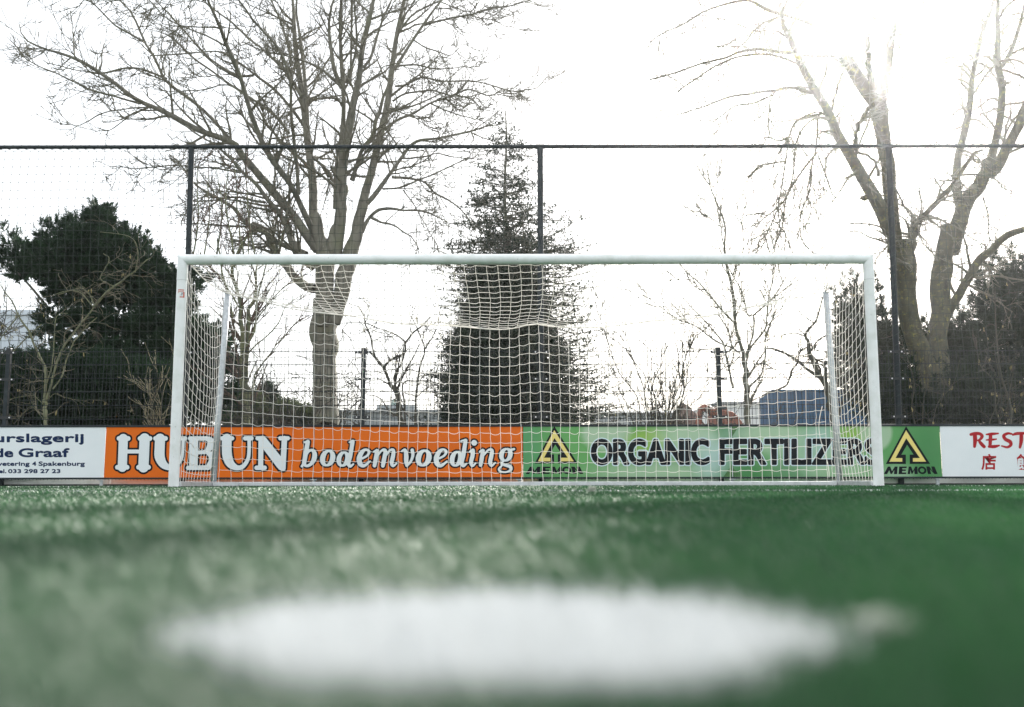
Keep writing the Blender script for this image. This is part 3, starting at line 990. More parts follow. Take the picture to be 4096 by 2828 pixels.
def put_text(parent, z, s, x0, x1, yt, yb, layers, ref=None, step=2.2):
    """fit the string (or its part ref, right aligned) between x0..x1, top..baseline in zoom pixels;
    layers: (fattening in zoom pixels, material, lift, name)"""
    Er = text_edges(ref or s); E0 = text_edges(s); Ec = text_edges('E')
    sx = (x1 - x0) / (Er[:, [0, 2]].max() - Er[:, [0, 2]].min())
    sy = (yb - yt) / (Ec[:, [1, 3]].max() - Ec[:, [1, 3]].min())
    right = E0[:, [0, 2]].max()
    E = E0.copy()
    E[:, [0, 2]] = x1 + (E0[:, [0, 2]] - right) * sx
    E[:, [1, 3]] = yb - (E0[:, [1, 3]] - Ec[:, [1, 3]].min()) * sy
    pad = max(l[0] for l in layers) + 3 * step
    gx_ = np.arange(E[:, [0, 2]].min() - pad, E[:, [0, 2]].max() + pad, step)
    gy_ = np.arange(E[:, [1, 3]].min() - pad, E[:, [1, 3]].max() + pad, step)
    X, Y = np.meshgrid(gx_, gy_)
    D = np.full(X.shape, 1e6)
    # letter by letter columns keep it quick
    W = 60
    for c in range(0, X.shape[1], W):
        lo, hi = gx_[c] - pad - 40, gx_[min(c + W, len(gx_) - 1)] + 400
        sel = (np.maximum(E[:, 0], E[:, 2]) > lo)
        D[:, c:c + W] = shape_sdf(X[:, c:c + W], Y[:, c:c + W], E[sel])
    for off, m, lift, nm in layers:
        mb = MB()
        contour_mesh(mb, X, Y, D - off, lambda x, y: board_pt(*zp(z, x, y), lift))
        mb.build(nm, m, parent)


navy = lambda f: [(f, M['navy'], 0.0012, 'lettering')]
put_text(bd_white, 'A', 'Keurslagerij', 275, 858, 215, 295, navy(5.0), ref='lagerij')
put_text(bd_white, 'A', 'de', 50, 132, 366, 448, navy(5.0), ref='e')
put_text(bd_white, 'A', 'Graaf', 196, 710, 366, 448, navy(5.0))
put_text(bd_white, 'A', 'wetering', 26, 303, 500, 540, navy(2.6), ref='etering')
put_text(bd_white, 'A', '4', 333, 371, 500, 540, navy(2.6))
put_text(bd_white, 'A', 'Spakenburg', 399, 870, 500, 540, navy(2.6))
put_text(bd_white, 'A', 'Tel.', -8, 64, 578, 615, navy(2.6), ref='el.')
put_text(bd_white, 'A', '033 298 27 23', 86, 618, 578, 615, navy(2.6))
for s, z, x0, x1, yt, yb in (('ORGANIC', 'D', 820, 2012, 288, 526), ('FERTILIZERS', 'E', 238, 2050, 320, 596)):
    put_text(bd_green, z, s, x0, x1, yt, yb, [(27, M['print_pale'], 0.0022, 'lettering_outline'), (15, M['print_black'], 0.0034, 'lettering')], step=3.0)


# --- triangle logos and the name under them
def flat_poly(parent, name, m, lift, polys):
    from mathutils.geometry import tessellate_polygon
    mb = MB()
    for poly in polys:
        T = tessellate_polygon([[Vector((x, -y, 0)) for x, y in poly]])
        mb.add(np.array([board_pt(px, py, lift) for px, py in poly]), None, np.array(T))
    return mb.build(name, m, parent)


tri_b = [(943, 165), (1222, 603), (985, 603), (985, 495), (1030, 495), (955, 380), (888, 495), (940, 495), (940, 603), (707, 603)]
tri_y = [(943, 212), (1175, 577), (1022, 577), (1022, 535), (1103, 535), (945, 305), (820, 535), (898, 535), (898, 577), (748, 577)]
word = [[(135, 632), (180, 557), (207, 557), (226, 602), (256, 557), (287, 557), (283, 632), (246, 632), (251, 592), (226, 630), (208, 630), (196, 592), (172, 632)],
        [(305, 557), (388, 557), (386, 573), (340, 573), (339, 586), (378, 586), (377, 601), (338, 601), (337, 616), (384, 616), (382, 632), (297, 632)],
        [(396, 632), (410, 557), (436, 557), (455, 602), (482, 557), (504, 557), (509, 632), (474, 632), (470, 592), (451, 630), (439, 630), (428, 592), (425, 632)],
        [(602, 557), (637, 557), (672, 607), (657, 557), (692, 557), (728, 632), (692, 632), (642, 585), (656, 632), (620, 632)]]


def logo(which):
    if which == 0:
        f = lambda x, y: (2050 + (430 + (x - 943) * 442 / 515) / 2.5689, 1650 + (140 + (y - 165) * 385 / 438) / 2.5689)
        g = lambda x, y: zp('D', x, y)
    else:
        f = lambda x, y: zp('F', x, y)
        g = lambda x, y: (3300 + (683 + (x - 135) * 627 / 593) / 2.9045, 1650 + (633 + (y - 557) * 88 / 75) / 2.9045)
    lg = flat_poly(bd_green, 'triangle_logo', M['print_black'], 0.0014, [[f(*p) for p in tri_b]])
    flat_poly(lg, 'yellow_arrow', M['print_yellow'], 0.0026, [[f(*p) for p in tri_y]])
    w_ = flat_poly(bd_green, 'lettering', M['print_black'], 0.0014, [[g(*p) for p in q] for q in word])
    mb = MB()
    n = 40
    A = np.linspace(0, 2 * np.pi, n, endpoint=False)
    V = []
    for rx, ry in ((47, 38.5), (24, 20)):
        V += [board_pt(*g(557 + rx * math.cos(a) + 0.12 * ry * math.sin(a), 594.5 + ry * math.sin(a)), 0.0014) for a in A]
    mb.add(np.array(V), [(k, (k + 1) % n, n + (k + 1) % n, n + k) for k in range(n)])
    mb.build('lettering', M['print_black'], bd_green)


logo(0); logo(1)

# --- restaurant board: red brush capitals and two characters
R_ = S((1696, 262, 17), (1745, 252, 20), (1800, 254, 18), (1826, 284, 20), (1800, 322, 14), (1772, 330, 9)) + S((1742, 265, 24), (1745, 330, 24), (1738, 402, 17)) + S((1786, 330, 12), (1815, 368, 20), (1850, 404, 19))
E_ = S((1925, 262, 20), (1922, 330, 21), (1918, 400, 18)) + S((1876, 262, 9), (1940, 256, 17), (2014, 250, 9)) + S((1876, 326, 8), (1940, 322, 13), (1992, 316, 8)) + S((1908, 402, 16), (1970, 402, 19), (2024, 390, 10))
S_ = S((2172, 256, 11), (2125, 250, 15), (2078, 276, 19), (2098, 318, 20), (2150, 346, 22), (2160, 384, 18), (2118, 410, 14), (2054, 396, 9))
T_ = S((2184, 268, 10), (2230, 252, 18), (2370, 246, 14)) + S((2282, 262, 22), (2280, 340, 22), (2266, 412, 15))
glyphs(bd_red, 'F', [R_, E_, S_, T_], [(0, M['print_red'], 0.0014, 'lettering')])
for ch, x0, x1 in (('\u5e97', 1816, 1990), ('\u9928', 2226, 2410)):
    V, F = text_geo(ch, 0.022)
    mn, mx = V.min(0), V.max(0)
    mb = MB()
    pts = [board_pt(*zp('F', x0 + (v[0] - mn[0]) / (mx[0] - mn[0]) * (x1 - x0), 676 - (v[1] - mn[1]) / (mx[1] - mn[1]) * 188), 0.0014) for v in V]
    mb.add(np.array(pts), None, [(f[0], f[k], f[k + 1]) for f in F for k in range(1, len(f) - 1)])
    mb.build('lettering', M['print_red'], bd_red)
# ------------------------------------------------------------------ trees
M['bark'] = mat('grey_bark', (0.19, 0.18, 0.145), 0.9, noise=[(9, (0.075, 0.07, 0.055), 0.45, 0.68, (1, 1, 0.22)), (1.6, (0.17, 0.18, 0.11), 0.5, 0.75), (28, (0.23, 0.23, 0.20), 0.62, 0.75)], bump=(30, 0.8, (1, 1, 0.25)))
M['bark_lichen'] = mat('lichen_bark', (0.092, 0.086, 0.055), 0.9, noise=[(6, (0.042, 0.040, 0.03), 0.45, 0.7, (1, 1, 0.4)), (9, (0.22, 0.20, 0.06), 0.56, 0.72), (30, (0.22, 0.22, 0.18), 0.62, 0.75)], bump=(26, 0.8, (1, 1, 0.3)))
M['twig'] = mat('twig_bark', (0.17, 0.16, 0.125), 0.9, spec=0.1)
M['shaded_shrub_twig'] = mat('shaded_shrub_twig', (0.065, 0.058, 0.044), 0.9)  # darker than the tree twigs: shade low down is put into the colour
M['shaded_shrub_bark'] = mat('shaded_shrub_bark', (0.085, 0.08, 0.058), 0.9, noise=(12, (0.05, 0.048, 0.036), 0.45, 0.7))  # shrub stems darkened likewise, their shade is in the colour
M['twig_red'] = mat('reddish_twig', (0.12, 0.085, 0.065), 0.9)
M['green_bark'] = mat('green_grey_bark', (0.17, 0.18, 0.10), 0.85, noise=(9, (0.13, 0.13, 0.09), 0.45, 0.7, (1, 1, .4)))
M['catkin'] = mat('catkin', (0.42, 0.36, 0.16), 0.8, trans=0.3)


def resample(P, R, n):
    E = np.vstack([2 * P[0] - P[1], P, 2 * P[-1] - P[-2]])
    out, rr = [], []
    for i in range(len(P) - 1):
        for t in np.linspace(0, 1, 9)[:-1]:
            a, b_, c, d = E[i], E[i + 1], E[i + 2], E[i + 3]
            out.append(0.5 * (2 * b_ + (c - a) * t + (2 * a - 5 * b_ + 4 * c - d) * t * t + (3 * b_ - a - 3 * c + d) * t ** 3))
            rr.append(R[i] + (R[i + 1] - R[i]) * t)
    out.append(P[-1]); rr.append(R[-1])
    out = np.array(out); rr = np.array(rr)
    s = np.concatenate([[0], np.cumsum(np.linalg.norm(np.diff(out, axis=0), axis=1))])
    u = np.linspace(0, s[-1], n)
    return np.stack([np.interp(u, s, out[:, k]) for k in range(3)], 1), np.interp(u, s, rr)


class Tree:
    def __init__(s, Y, seed, spread=0.45):
        s.Y, s.rg, s.spread = Y, np.random.default_rng(seed), spread
        s.px, s.P, s.R, s.trunk = [], [], [], []
        s.above, s.later = 0, []

    def limb(s, z, pts, r0, r1, trunk=False, dy=None, up=True):
        """trace in zoom pixels; depth wanders away from the parent limb"""
        L = [zp(z, *p[:2]) for p in pts]
        sc = ZOOM[z][2]
        n = len(L)
        rr = [(p[2] if len(p) > 2 else None) for p in pts]
        if rr[0] is None: rr[0] = r0
        if rr[-1] is None: rr[-1] = r1
        ks = [k for k in range(n) if rr[k] is not None]
        rr = list(np.interp(range(n), ks, [rr[k] for k in ks]))
        if up and L[-1][1] <= 12 and n > 1:         # keep growing above the picture
            dx, dyy = L[-1][0] - L[-2][0], L[-1][1] - L[-2][1]
            ln = math.hypot(dx, dyy)
            top_px, top_r = L[-1], rr[-1]
            for k in range(4):
                L.append((L[-1][0] + dx / ln * 230 + s.rg.normal(0, 30), L[-1][1] + dyy / ln * 230)); rr.append(rr[-1] * 0.74)
            if s.above and top_r > 5:
                ext = list(L[-5:])
                for k in range(s.above):
                    q = ext[k % 4]
                    a_ = math.atan2(dyy, dx) + s.rg.uniform(0.3, 0.9) * (1 if k % 2 else -1)
                    t_ = [q]
                    for j in range(3):
                        a_ += s.rg.normal(0, 0.15)
                        t_.append((t_[-1][0] + math.cos(a_) * 200, t_[-1][1] + math.sin(a_) * 200))
                    s.later.append((t_, top_r / sc * 0.6, top_r / sc * 0.2))
        # attach
        y0 = 0.0
        if s.px and not trunk:
            best = 90.0
            for q, off in s.px:
                d = np.hypot(q[:, 0] - L[0][0], q[:, 1] - L[0][1])
                k = int(np.argmin(d))
                if d[k] < best: best = d[k]; y0 = off[k]
        rate = s.rg.uniform(-1, 1) * s.spread if dy is None else dy
        seg = np.concatenate([[0], np.cumsum([math.hypot(L[k + 1][0] - L[k][0], L[k + 1][1] - L[k][1]) for k in range(len(L) - 1)])])
        off = y0 + rate * seg * mpp(900, s.Y)
        s.px.append((np.array(L), off))
        P = np.array([pt(x, y, s.Y + o) for (x, y), o in zip(L, off)])
        R = np.array([r / sc * mpp(y, s.Y + o) for r, (x, y), o in zip(rr, L, off)])
        P, R = resample(P, np.maximum(R, 0.006), 36)
        seglen = np.linalg.norm(np.diff(P, axis=0), axis=1).sum()
        w = np.stack([np.convolve(s.rg.normal(0, 1, 44), np.hanning(9) / 2.0, 'valid') for _ in range(3)], 1)
        P = P + (w - w[:1]) * np.minimum(R[:, None] * 0.5, 0.03) * np.linspace(0, 1, 36)[:, None] ** 0.5
        R = R * (1 + np.where(R > 0.1, 0.025, 0.09) * np.convolve(s.rg.normal(0, 1, 42), np.hanning(7) / 2.0, 'valid'))
        s.P.append(P); s.R.append(R); s.trunk.append(trunk)


def grow(rg, P0, D, L, R0, n, wander, up, rmin, curl=0.0, out=None):
    N = len(P0)
    pts = np.empty((N, n + 1, 3)); pts[:, 0] = P0
    d = D / (np.linalg.norm(D, axis=1, keepdims=True) + 1e-9)
    for i in range(1, n + 1):
        f = i / n
        d = d + rg.normal(0, wander, (N, 3))
        d[:, 2] += up + curl * (f - 0.35)
        d /= np.linalg.norm(d, axis=1, keepdims=True) + 1e-9
        pts[:, i] = pts[:, i - 1] + d * (L / n)[:, None]
    t = np.linspace(0, 1, n + 1)[None, :]
    rad = np.maximum(R0[:, None] * (1 - 0.75 * t), rmin)
    return pts, rad


def spawn(rg, pts, rad, density, tmin, a_lo, a_hi, nmax=None):
    """pick places along polylines by length; returns start, direction, parent length, t, radius"""
    seg = np.linalg.norm(np.diff(pts, axis=1), axis=2)
    Ls = seg.sum(1)
    N = int(density * Ls.sum() * (1 - tmin))
    if nmax: N = min(N, nmax)
    k = rg.choice(len(pts), N, p=Ls / Ls.sum())
    t = tmin + (1 - tmin) * rg.uniform(0, 1, N)
    x = t * (pts.shape[1] - 1)
    i = np.minimum(x.astype(int), pts.shape[1] - 2); f = x - i
    p = pts[k, i] * (1 - f)[:, None] + pts[k, i + 1] * f[:, None]
    r = rad[k, i] * (1 - f) + rad[k, i + 1] * f
    T = pts[k, i + 1] - pts[k, i]; T /= np.linalg.norm(T, axis=1, keepdims=True) + 1e-9
    q = np.cross(T, rg.normal(0, 1, (N, 3))); q /= np.linalg.norm(q, axis=1, keepdims=True) + 1e-9
    a = np.radians(rg.uniform(a_lo, a_hi, N))[:, None]
    return p, np.cos(a) * T + np.sin(a) * q, Ls[k], t, r, T


def above_frame(t):
    for pts, r0, r1 in t.later: t.limb('p', pts, r0, r1, up=False)


def finish_tree(t, name, label, cat, bark, twig, style, base_px, group=None, catkins=0, dens=(3.2, 5.0, 5.0), lens=(1.6, 0.55, 0.22), rmin=(0.010, 0.0072, 0.0058)):
    rg = t.rg
    base = pt(*base_px, t.Y); base[2] = 0
    root = empty(name, tuple(base), label, cat, group)
    tm, cm = MB(), MB()
    for P, R, tr in zip(t.P, t.R, t.trunk):
        (tm if tr else cm).tubes(P[None], R[None], 12 if tr else (8 if R[0] > 0.03 else 6))
    if tm.n: tm.build('trunk', bark, root, True)
    lp = np.stack(t.P); lr = np.stack(t.R)
    thin = np.array([R.mean() < 0.16 and not (tr and R[0] > 0.12) for R, tr in zip(t.R, t.trunk)])
    wander, up, curl, a_lo, a_hi = style
    crown = MB()
    p, d, L, tt, r, T = spawn(rg, lp[thin], lr[thin], dens[0], 0.12, a_lo, a_hi)
    ln = lens[0] * rg.uniform(0.35, 1.15, len(p)) * np.clip(0.45 + 12 * r, 0.5, 1.5)
    b1, r1 = grow(rg, p, d, ln, np.clip(r * 0.55, rmin[0], 0.035), 8, wander, up, rmin[0] * 0.75, curl)
    # tips carry on
    crown.tubes(b1, r1, 5)
    p, d, L, tt, r, T = spawn(rg, b1, r1, dens[1], 0.15, a_lo, a_hi)
    ln = lens[1] * rg.uniform(0.4, 1.3, len(p)) * (1.15 - 0.5 * tt)
    b2, r2 = grow(rg, p, d, ln, np.clip(r * 0.7, rmin[1], 0.014), 5, wander * 1.1, up, rmin[1] * 0.85, curl * 1.3)
    crown.tubes(b2, r2, 4)
    tips = lp[thin]
    p, d, L, tt, r, T = spawn(rg, b2, r2, dens[2], 0.2, a_lo, a_hi)
    ln = lens[2] * rg.uniform(0.4, 1.4, len(p))
    b3, r3 = grow(rg, p, d, ln, np.full(len(p), rmin[2]), 3, wander, up, rmin[2] * 0.8, curl * 1.6)
    crown.tubes(b3, r3, 3)
    if cm.n: cm.build('limbs', bark, root, True)
    crown.build('crown', twig, root)
    if catkins:
        p, d, L, tt, r, T = spawn(rg, b2, r2, catkins, 0.3, 20, 80)
        k = len(p)
        n0 = rg.integers(1, 4, k)
        p = np.repeat(p, n0, 0) + rg.normal(0, 0.012, (n0.sum(), 3))
        k = len(p)
        ln = rg.uniform(0.035, 0.075, k)
        D = np.stack([rg.normal(0, .15, k), rg.normal(0, .15, k), -np.ones(k)], 1)
        Pc = np.stack([p + D * (ln * f)[:, None] for f in (0, 0.3, 0.8, 1.0)], 1)
        cb = MB()
        cb.tubes(Pc, np.tile(np.array([.003, .0075, .007, .002]), (k, 1)), 4)
        tag(cb.build('catkins', M['catkin'], root), kind='stuff')
    return root


ASH = (0.10, 0.00, 0.22, 28, 62)
DROOP = (0.15, -0.10, 0.10, 30, 75)
SHOOT = (0.09, 0.06, 0.03, 18, 48)
TANGLE = (0.20, 0.0, 0.02, 30, 85)

# --- big grey tree behind the left half of the goal
A = Tree(22.0, 101, 0.5); A.above = 1
A.limb(5, [(590, 1560, 96), (590, 1300, 94), (586, 1050, 94), (590, 850, 104), (600, 700, 112), (602, 600, 108)], 96, 108, True)
A.limb(5, [(560, 780, 50), (570, 600, 72), (574, 450, 72), (572, 300, 74), (562, 200, 66), (530, 100, 48), (500, 0, 41), (486, -70, 38)], 50, 38, True, 0.0)
A.limb(5, [(650, 760, 50), (690, 600, 58), (725, 400, 66), (755, 300, 64), (788, 200, 58), (820, 100, 50), (848, -20, 44), (870, -150, 40)], 50, 40, True, 0.05)
A.limb(5, [(590, 250, 60), (630, 160, 62), (660, 60, 54), (690, -30, 47), (706, -150, 40), (712, -300, 36)], 60, 36, True, 0.1)
a = A.limb
a(1, [(2068, 1640), (2030, 1520), (2000, 1400), (1995, 1150), (1965, 900), (1945, 700), (1920, 500), (1895, 300), (1880, 100), (1870, 0)], 40, 11)
a(1, [(1965, 900), (1960, 650), (1945, 450), (1915, 220), (1895, 0)], 17, 9)
a(2, [(70, 1620), (100, 1400), (112, 1100), (150, 850), (185, 650), (225, 500), (245, 300), (290, 100), (310, 0)], 44, 12)
a(2, [(72, 1330), (80, 1100), (115, 850), (125, 600), (110, 400), (100, 200), (110, 0)], 22, 11)
a(2, [(175, 1640), (195, 1560), (240, 1300), (300, 1080), (345, 880), (400, 680), (435, 450), (470, 200), (510, 0)], 40, 12)
a(2, [(270, 1300), (370, 1190), (430, 1100), (490, 1010), (580, 900), (720, 880), (930, 845), (1040, 805), (1130, 790)], 18, 4)
a(2, [(385, 830), (470, 760), (560, 730), (680, 660), (840, 600), (930, 575), (1050, 612), (1130, 575)], 11, 4)
a(2, [(435, 645), (520, 595), (680, 575), (820, 605), (940, 628), (1000, 690), (1060, 700)], 8, 3)
a(2, [(450, 550), (520, 540), (620, 490), (740, 515), (980, 520), (1180, 580), (1300, 570), (1360, 555), (1410, 500)], 9, 3)
a(2, [(440, 425), (560, 410), (640, 425), (720, 440), (860, 430), (990, 425)], 7, 3)
a(2, [(450, 440), (560, 260), (650, 130), (740, 10)], 12, 7)
a(2, [(570, 255), (640, 300), (700, 320), (800, 350), (870, 300)], 6, 3)
a(2, [(640, 160), (760, 125), (920, 95), (1080, 50), (1200, 35), (1320, 0)], 8, 4, up=False)
a(2, [(820, 120), (850, 170), (900, 210), (970, 200)], 4, 2)
a(2, [(920, 95), (1000, 115), (1080, 130), (1180, 170), (1235, 110)], 5, 2)
a(2, [(485, 190), (560, 95), (660, 40), (760, 0)], 9, 5)
a(2, [(740, 10), (860, 60), (960, 80), (1050, 60)], 5, 2)
a(2, [(175, 1150), (250, 950), (320, 840), (345, 740), (365, 660), (395, 560)], 18, 10)
a(2, [(430, 1130), (560, 1140), (640, 1170), (700, 1230), (830, 1310), (900, 1380), (945, 1450)], 10, 4)
a(2, [(370, 1205), (480, 1195), (600, 1150), (760, 1080), (850, 1040), (920, 1000)], 8, 4)
a(2, [(490, 1010), (620, 1000), (720, 975), (820, 1000), (920, 1010)], 7, 3)
a(2, [(240, 1480), (290, 1380), (390, 1330), (520, 1340), (620, 1345), (700, 1370), (790, 1420)], 14, 4)
a(2, [(300, 1390), (360, 1415), (420, 1430), (540, 1500), (600, 1590)], 10, 4)
a(2, [(500, 1210), (560, 1290), (620, 1390), (680, 1500), (720, 1560)], 5, 2)
a(2, [(680, 660), (760, 700), (860, 735), (950, 760), (1030, 755)], 6, 3)
a(2, [(420, 690), (500, 720), (560, 740), (620, 780), (700, 820), (780, 805)], 6, 2)
a(2, [(935, 845), (1010, 880), (1100, 910), (1180, 930), (1300, 915)], 5, 2)
a(1, [(2030, 1596), (1960, 1500), (1880, 1380), (1700, 1170), (1550, 990), (1480, 900), (1250, 820), (1080, 740), (900, 650), (740, 530), (560, 420), (430, 360), (280, 310), (160, 240), (125, 140)], 34, 3.5)
a(1, [(2010, 1500), (1940, 1350), (1850, 1180), (1720, 1000), (1620, 770), (1560, 600), (1520, 480), (1440, 290), (1390, 150), (1320, 0)], 26, 9)
a(1, [(1480, 900), (1370, 770), (1230, 640), (1060, 510), (1000, 380), (930, 270), (880, 150), (830, 60), (770, 0)], 14, 5)
a(1, [(930, 270), (830, 210), (740, 160), (660, 80), (600, 20), (560, 0)], 8, 4)
a(1, [(1960, 1620), (1800, 1560), (1690, 1480), (1560, 1420), (1490, 1330), (1380, 1260), (1240, 1170), (1150, 1050), (1080, 980)], 22, 4)
a(1, [(1900, 1640), (1870, 1560), (1800, 1400), (1720, 1290), (1640, 1190), (1540, 1100), (1440, 990), (1330, 900), (1180, 800)], 22, 5)
a(5, [(500, 490), (420, 465), (340, 390), (250, 290), (180, 190), (120, 60), (60, 20), (0, 0)], 42, 24)
a(5, [(495, 330), (430, 280), (380, 210), (330, 110), (290, 20), (260, -60)], 34, 24)
a(1, [(1960, 1050), (1830, 930), (1720, 810), (1650, 690), (1560, 600)], 13, 6)
a(1, [(1850, 850), (1750, 730), (1600, 620), (1480, 540), (1420, 490), (1260, 380), (1100, 240), (1020, 200)], 11, 4)
a(1, [(1940, 800), (1870, 700), (1740, 560), (1620, 470), (1480, 370), (1390, 330), (1200, 340), (960, 355)], 12, 4)
a(1, [(1930, 620), (1830, 450), (1750, 370), (1620, 270), (1480, 140), (1330, 30)], 13, 5)
a(1, [(2180, 550), (2060, 450), (1960, 400), (1830, 360), (1700, 330), (1560, 270)], 11, 4)
a(1, [(1910, 1240), (1890, 1000), (1860, 720), (1850, 500), (1780, 300), (1690, 200), (1600, 100), (1530, 0)], 13, 7)
a(1, [(1870, 420), (1830, 250), (1790, 120), (1740, 0)], 9, 6)
a(1, [(900, 660), (700, 600), (560, 560), (480, 520), (380, 470), (200, 390), (130, 345)], 8, 3)
a(1, [(980, 680), (840, 690), (660, 720), (560, 770), (490, 800), (400, 770)], 6, 2.5)
a(1, [(1040, 700), (870, 710), (760, 790), (700, 825), (640, 830), (590, 845)], 6, 2.5)
a(1, [(1070, 500), (940, 450), (820, 430), (640, 460), (480, 440), (300, 400)], 8, 3)
a(1, [(740, 530), (600, 470), (480, 350), (410, 230), (390, 120)], 5, 2)
a(1, [(1440, 290), (1330, 230), (1200, 180), (1060, 110), (960, 0)], 8, 4)
a(1, [(1560, 600), (1450, 540), (1300, 570), (1130, 590), (1000, 650)], 6, 3)
a(1, [(1620, 480), (1520, 480), (1330, 360), (1190, 200), (1080, 80), (1000, 0)], 9, 4)
a(1, [(2000, 1000), (2080, 1080), (2140, 1170)], 11, 11)
a(1, [(1540, 1100), (1380, 1070), (1240, 1060), (1100, 1050), (850, 1070), (760, 1050)], 8, 3)
a(1, [(1690, 1290), (1500, 1250), (1380, 1270), (1240, 1280)], 10, 4)
a(2, [(110, 560), (60, 430), (30, 200), (40, 80), (60, 0)], 14, 8)
a(2, [(135, 530), (200, 330), (200, 150), (190, 0)], 10, 6)
a(2, [(250, 430), (300, 360), (340, 220), (380, 110), (430, 0)], 12, 6)
a(2, [(250, 535), (340, 470), (380, 425), (500, 400)], 7, 4)
a(2, [(165, 540), (170, 300), (175, 0)], 11, 8)
a(2, [(490, 180), (520, 90), (580, 0)], 8, 6)
above_frame(A)
for k_ in range(4, len(A.R)): A.R[k_] = np.maximum(A.R[k_] * 0.9, 0.006)
finish_tree(A, 'bare_tree', 'tall bare grey tree forking above the crossbar, behind the orange board', 'tree', M['bark'], M['twig'], ASH, (1300, 1700), dens=(4.6, 7.0, 7.5), lens=(1.3, 0.52, 0.24), rmin=(0.0100, 0.0080, 0.0066))

# --- big lichen-covered tree on the right, two stems and a sawn stump
B = Tree(21.0, 202, 0.35); B.above = 2
B.limb(7, [(1640, 1600, 108), (1640, 1400, 104), (1630, 1200, 104), (1612, 1060, 104)], 108, 104, True)
B.limb(7, [(1600, 1200, 90), (1540, 1000, 84), (1480, 850, 74), (1430, 650, 76), (1405, 500, 74), (1395, 300, 70), (1360, 100, 62)], 90, 62, True, 0.0)
B.limb(7, [(1650, 1150, 90), (1655, 900, 74), (1662, 700, 72), (1672, 500, 76), (1690, 350, 76), (1700, 200, 62), (1716, 60, 57), (1722, 4, 54)], 90, 54, True, 0.0)
bb_ = B.limb
bb_(3, [(1520, 1560, 48), (1500, 1300, 40), (1480, 1100, 41), (1450, 850, 43), (1420, 700, 52), (1395, 610, 48)], 48, 48, True, 0.0)
bb_(3, [(1400, 640), (1310, 520), (1250, 420), (1210, 330), (1190, 200), (1160, 80), (1120, 0)], 46, 30)
bb_(3, [(1438, 640), (1465, 450), (1488, 250), (1515, 120), (1545, 30), (1555, 0)], 30, 26)
bb_(3, [(1385, 580), (1368, 450), (1365, 330), (1368, 215)], 24, 13)
bb_(3, [(1400, 560), (1440, 430), (1452, 370)], 9, 6)
bb_(3, [(1490, 1440), (1420, 1280), (1360, 1180), (1300, 1080), (1230, 950), (1160, 830), (1110, 700), (1050, 600), (1000, 520), (940, 400), (900, 290), (840, 180), (808, 130), (825, 80), (855, 10)], 46, 7)
bb_(3, [(1335, 1225), (1318, 1222), (1305, 1218)], 18, 12, dy=-0.3)
bb_(3, [(1215, 400), (1130, 350), (1040, 345), (900, 330), (800, 320), (690, 305), (560, 320), (470, 360), (330, 390), (200, 430), (100, 460), (0, 490)], 15, 4)
bb_(3, [(920, 400), (830, 360), (720, 335), (560, 350), (420, 400), (300, 480), (170, 565)], 9, 4)
bb_(3, [(1190, 250), (1080, 180), (990, 140), (830, 90), (700, 40), (610, 5), (470, 15), (350, 60), (230, 140), (90, 200), (0, 260)], 15, 3, up=False)
bb_(3, [(830, 95), (720, 140), (650, 190), (600, 250), (540, 310)], 8, 4)
bb_(3, [(900, 300), (830, 215), (760, 185), (650, 190), (500, 130), (380, 100), (300, 90)], 6, 3)
bb_(3, [(1010, 580), (870, 545), (780, 565), (640, 580), (480, 610), (350, 660), (250, 690), (130, 730)], 12, 3)
bb_(3, [(780, 560), (740, 650), (735, 780), (742, 840)], 6, 3)
bb_(3, [(760, 590), (640, 640), (530, 655), (440, 720), (380, 770)], 7, 3)
for q in ([(1095, 715), (1040, 695), (940, 730), (880, 800), (850, 880), (790, 960), (760, 1060), (720, 1160), (640, 1190)],
          [(1060, 705), (920, 740), (865, 850), (845, 1000), (820, 1150), (790, 1300), (740, 1420), (690, 1540)],
          [(1050, 715), (960, 780), (900, 900), (885, 1080), (840, 1250), (820, 1400), (770, 1530)],
          [(1040, 720), (1035, 900), (1000, 1050), (980, 1200), (1000, 1300), (960, 1420)],
          [(1035, 945), (930, 1080), (870, 1180), (830, 1250), (750, 1320), (660, 1390), (580, 1420)],
          [(1040, 960), (1080, 1060), (1110, 1140), (1130, 1200), (1170, 1230)],
          [(870, 850), (800, 870), (720, 850), (640, 900)], [(845, 1000), (760, 1010), (680, 1030), (610, 1100)],
          [(1000, 1060), (990, 1180), (940, 1300), (930, 1440), (960, 1530)]):
    bb_(3, q, 6.5, 3)
bb_(3, [(1270, 930), (1280, 800), (1310, 730), (1345, 670)], 16, 12)
bb_(3, [(1290, 945), (1360, 970), (1410, 1030), (1420, 1085)], 9, 8)
bb_(3, [(1125, 690), (1150, 580), (1190, 460), (1222, 425)], 9, 6)
bb_(3, [(1140, 745), (1220, 640), (1290, 600)], 6, 3)
bb_(3, [(1480, 495), (1560, 490), (1640, 500), (1710, 535)], 6, 3)
bb_(3, [(1505, 175), (1560, 150), (1580, 60), (1700, 15)], 6, 4)
bb_(3, [(1500, 350), (1560, 340), (1640, 390), (1720, 410)], 4, 3)
bb_(3, [(1510, 1150), (1560, 1250), (1610, 1340), (1690, 1400)], 7, 4)
bb_(3, [(1855, 1560, 58), (1890, 1450, 54), (1930, 1350, 51), (1965, 1250, 50), (2060, 1120), (2110, 1000)], 50, 33, dy=0.0)
bb_(3, [(2105, 1010), (2140, 870), (2160, 750), (2170, 550), (2150, 430), (2140, 330), (2145, 200), (2140, 130), (2150, 0)], 30, 12)
bb_(3, [(2100, 1080), (2150, 1030), (2220, 900), (2290, 740), (2340, 600), (2420, 420)], 38, 24, dy=0.1)
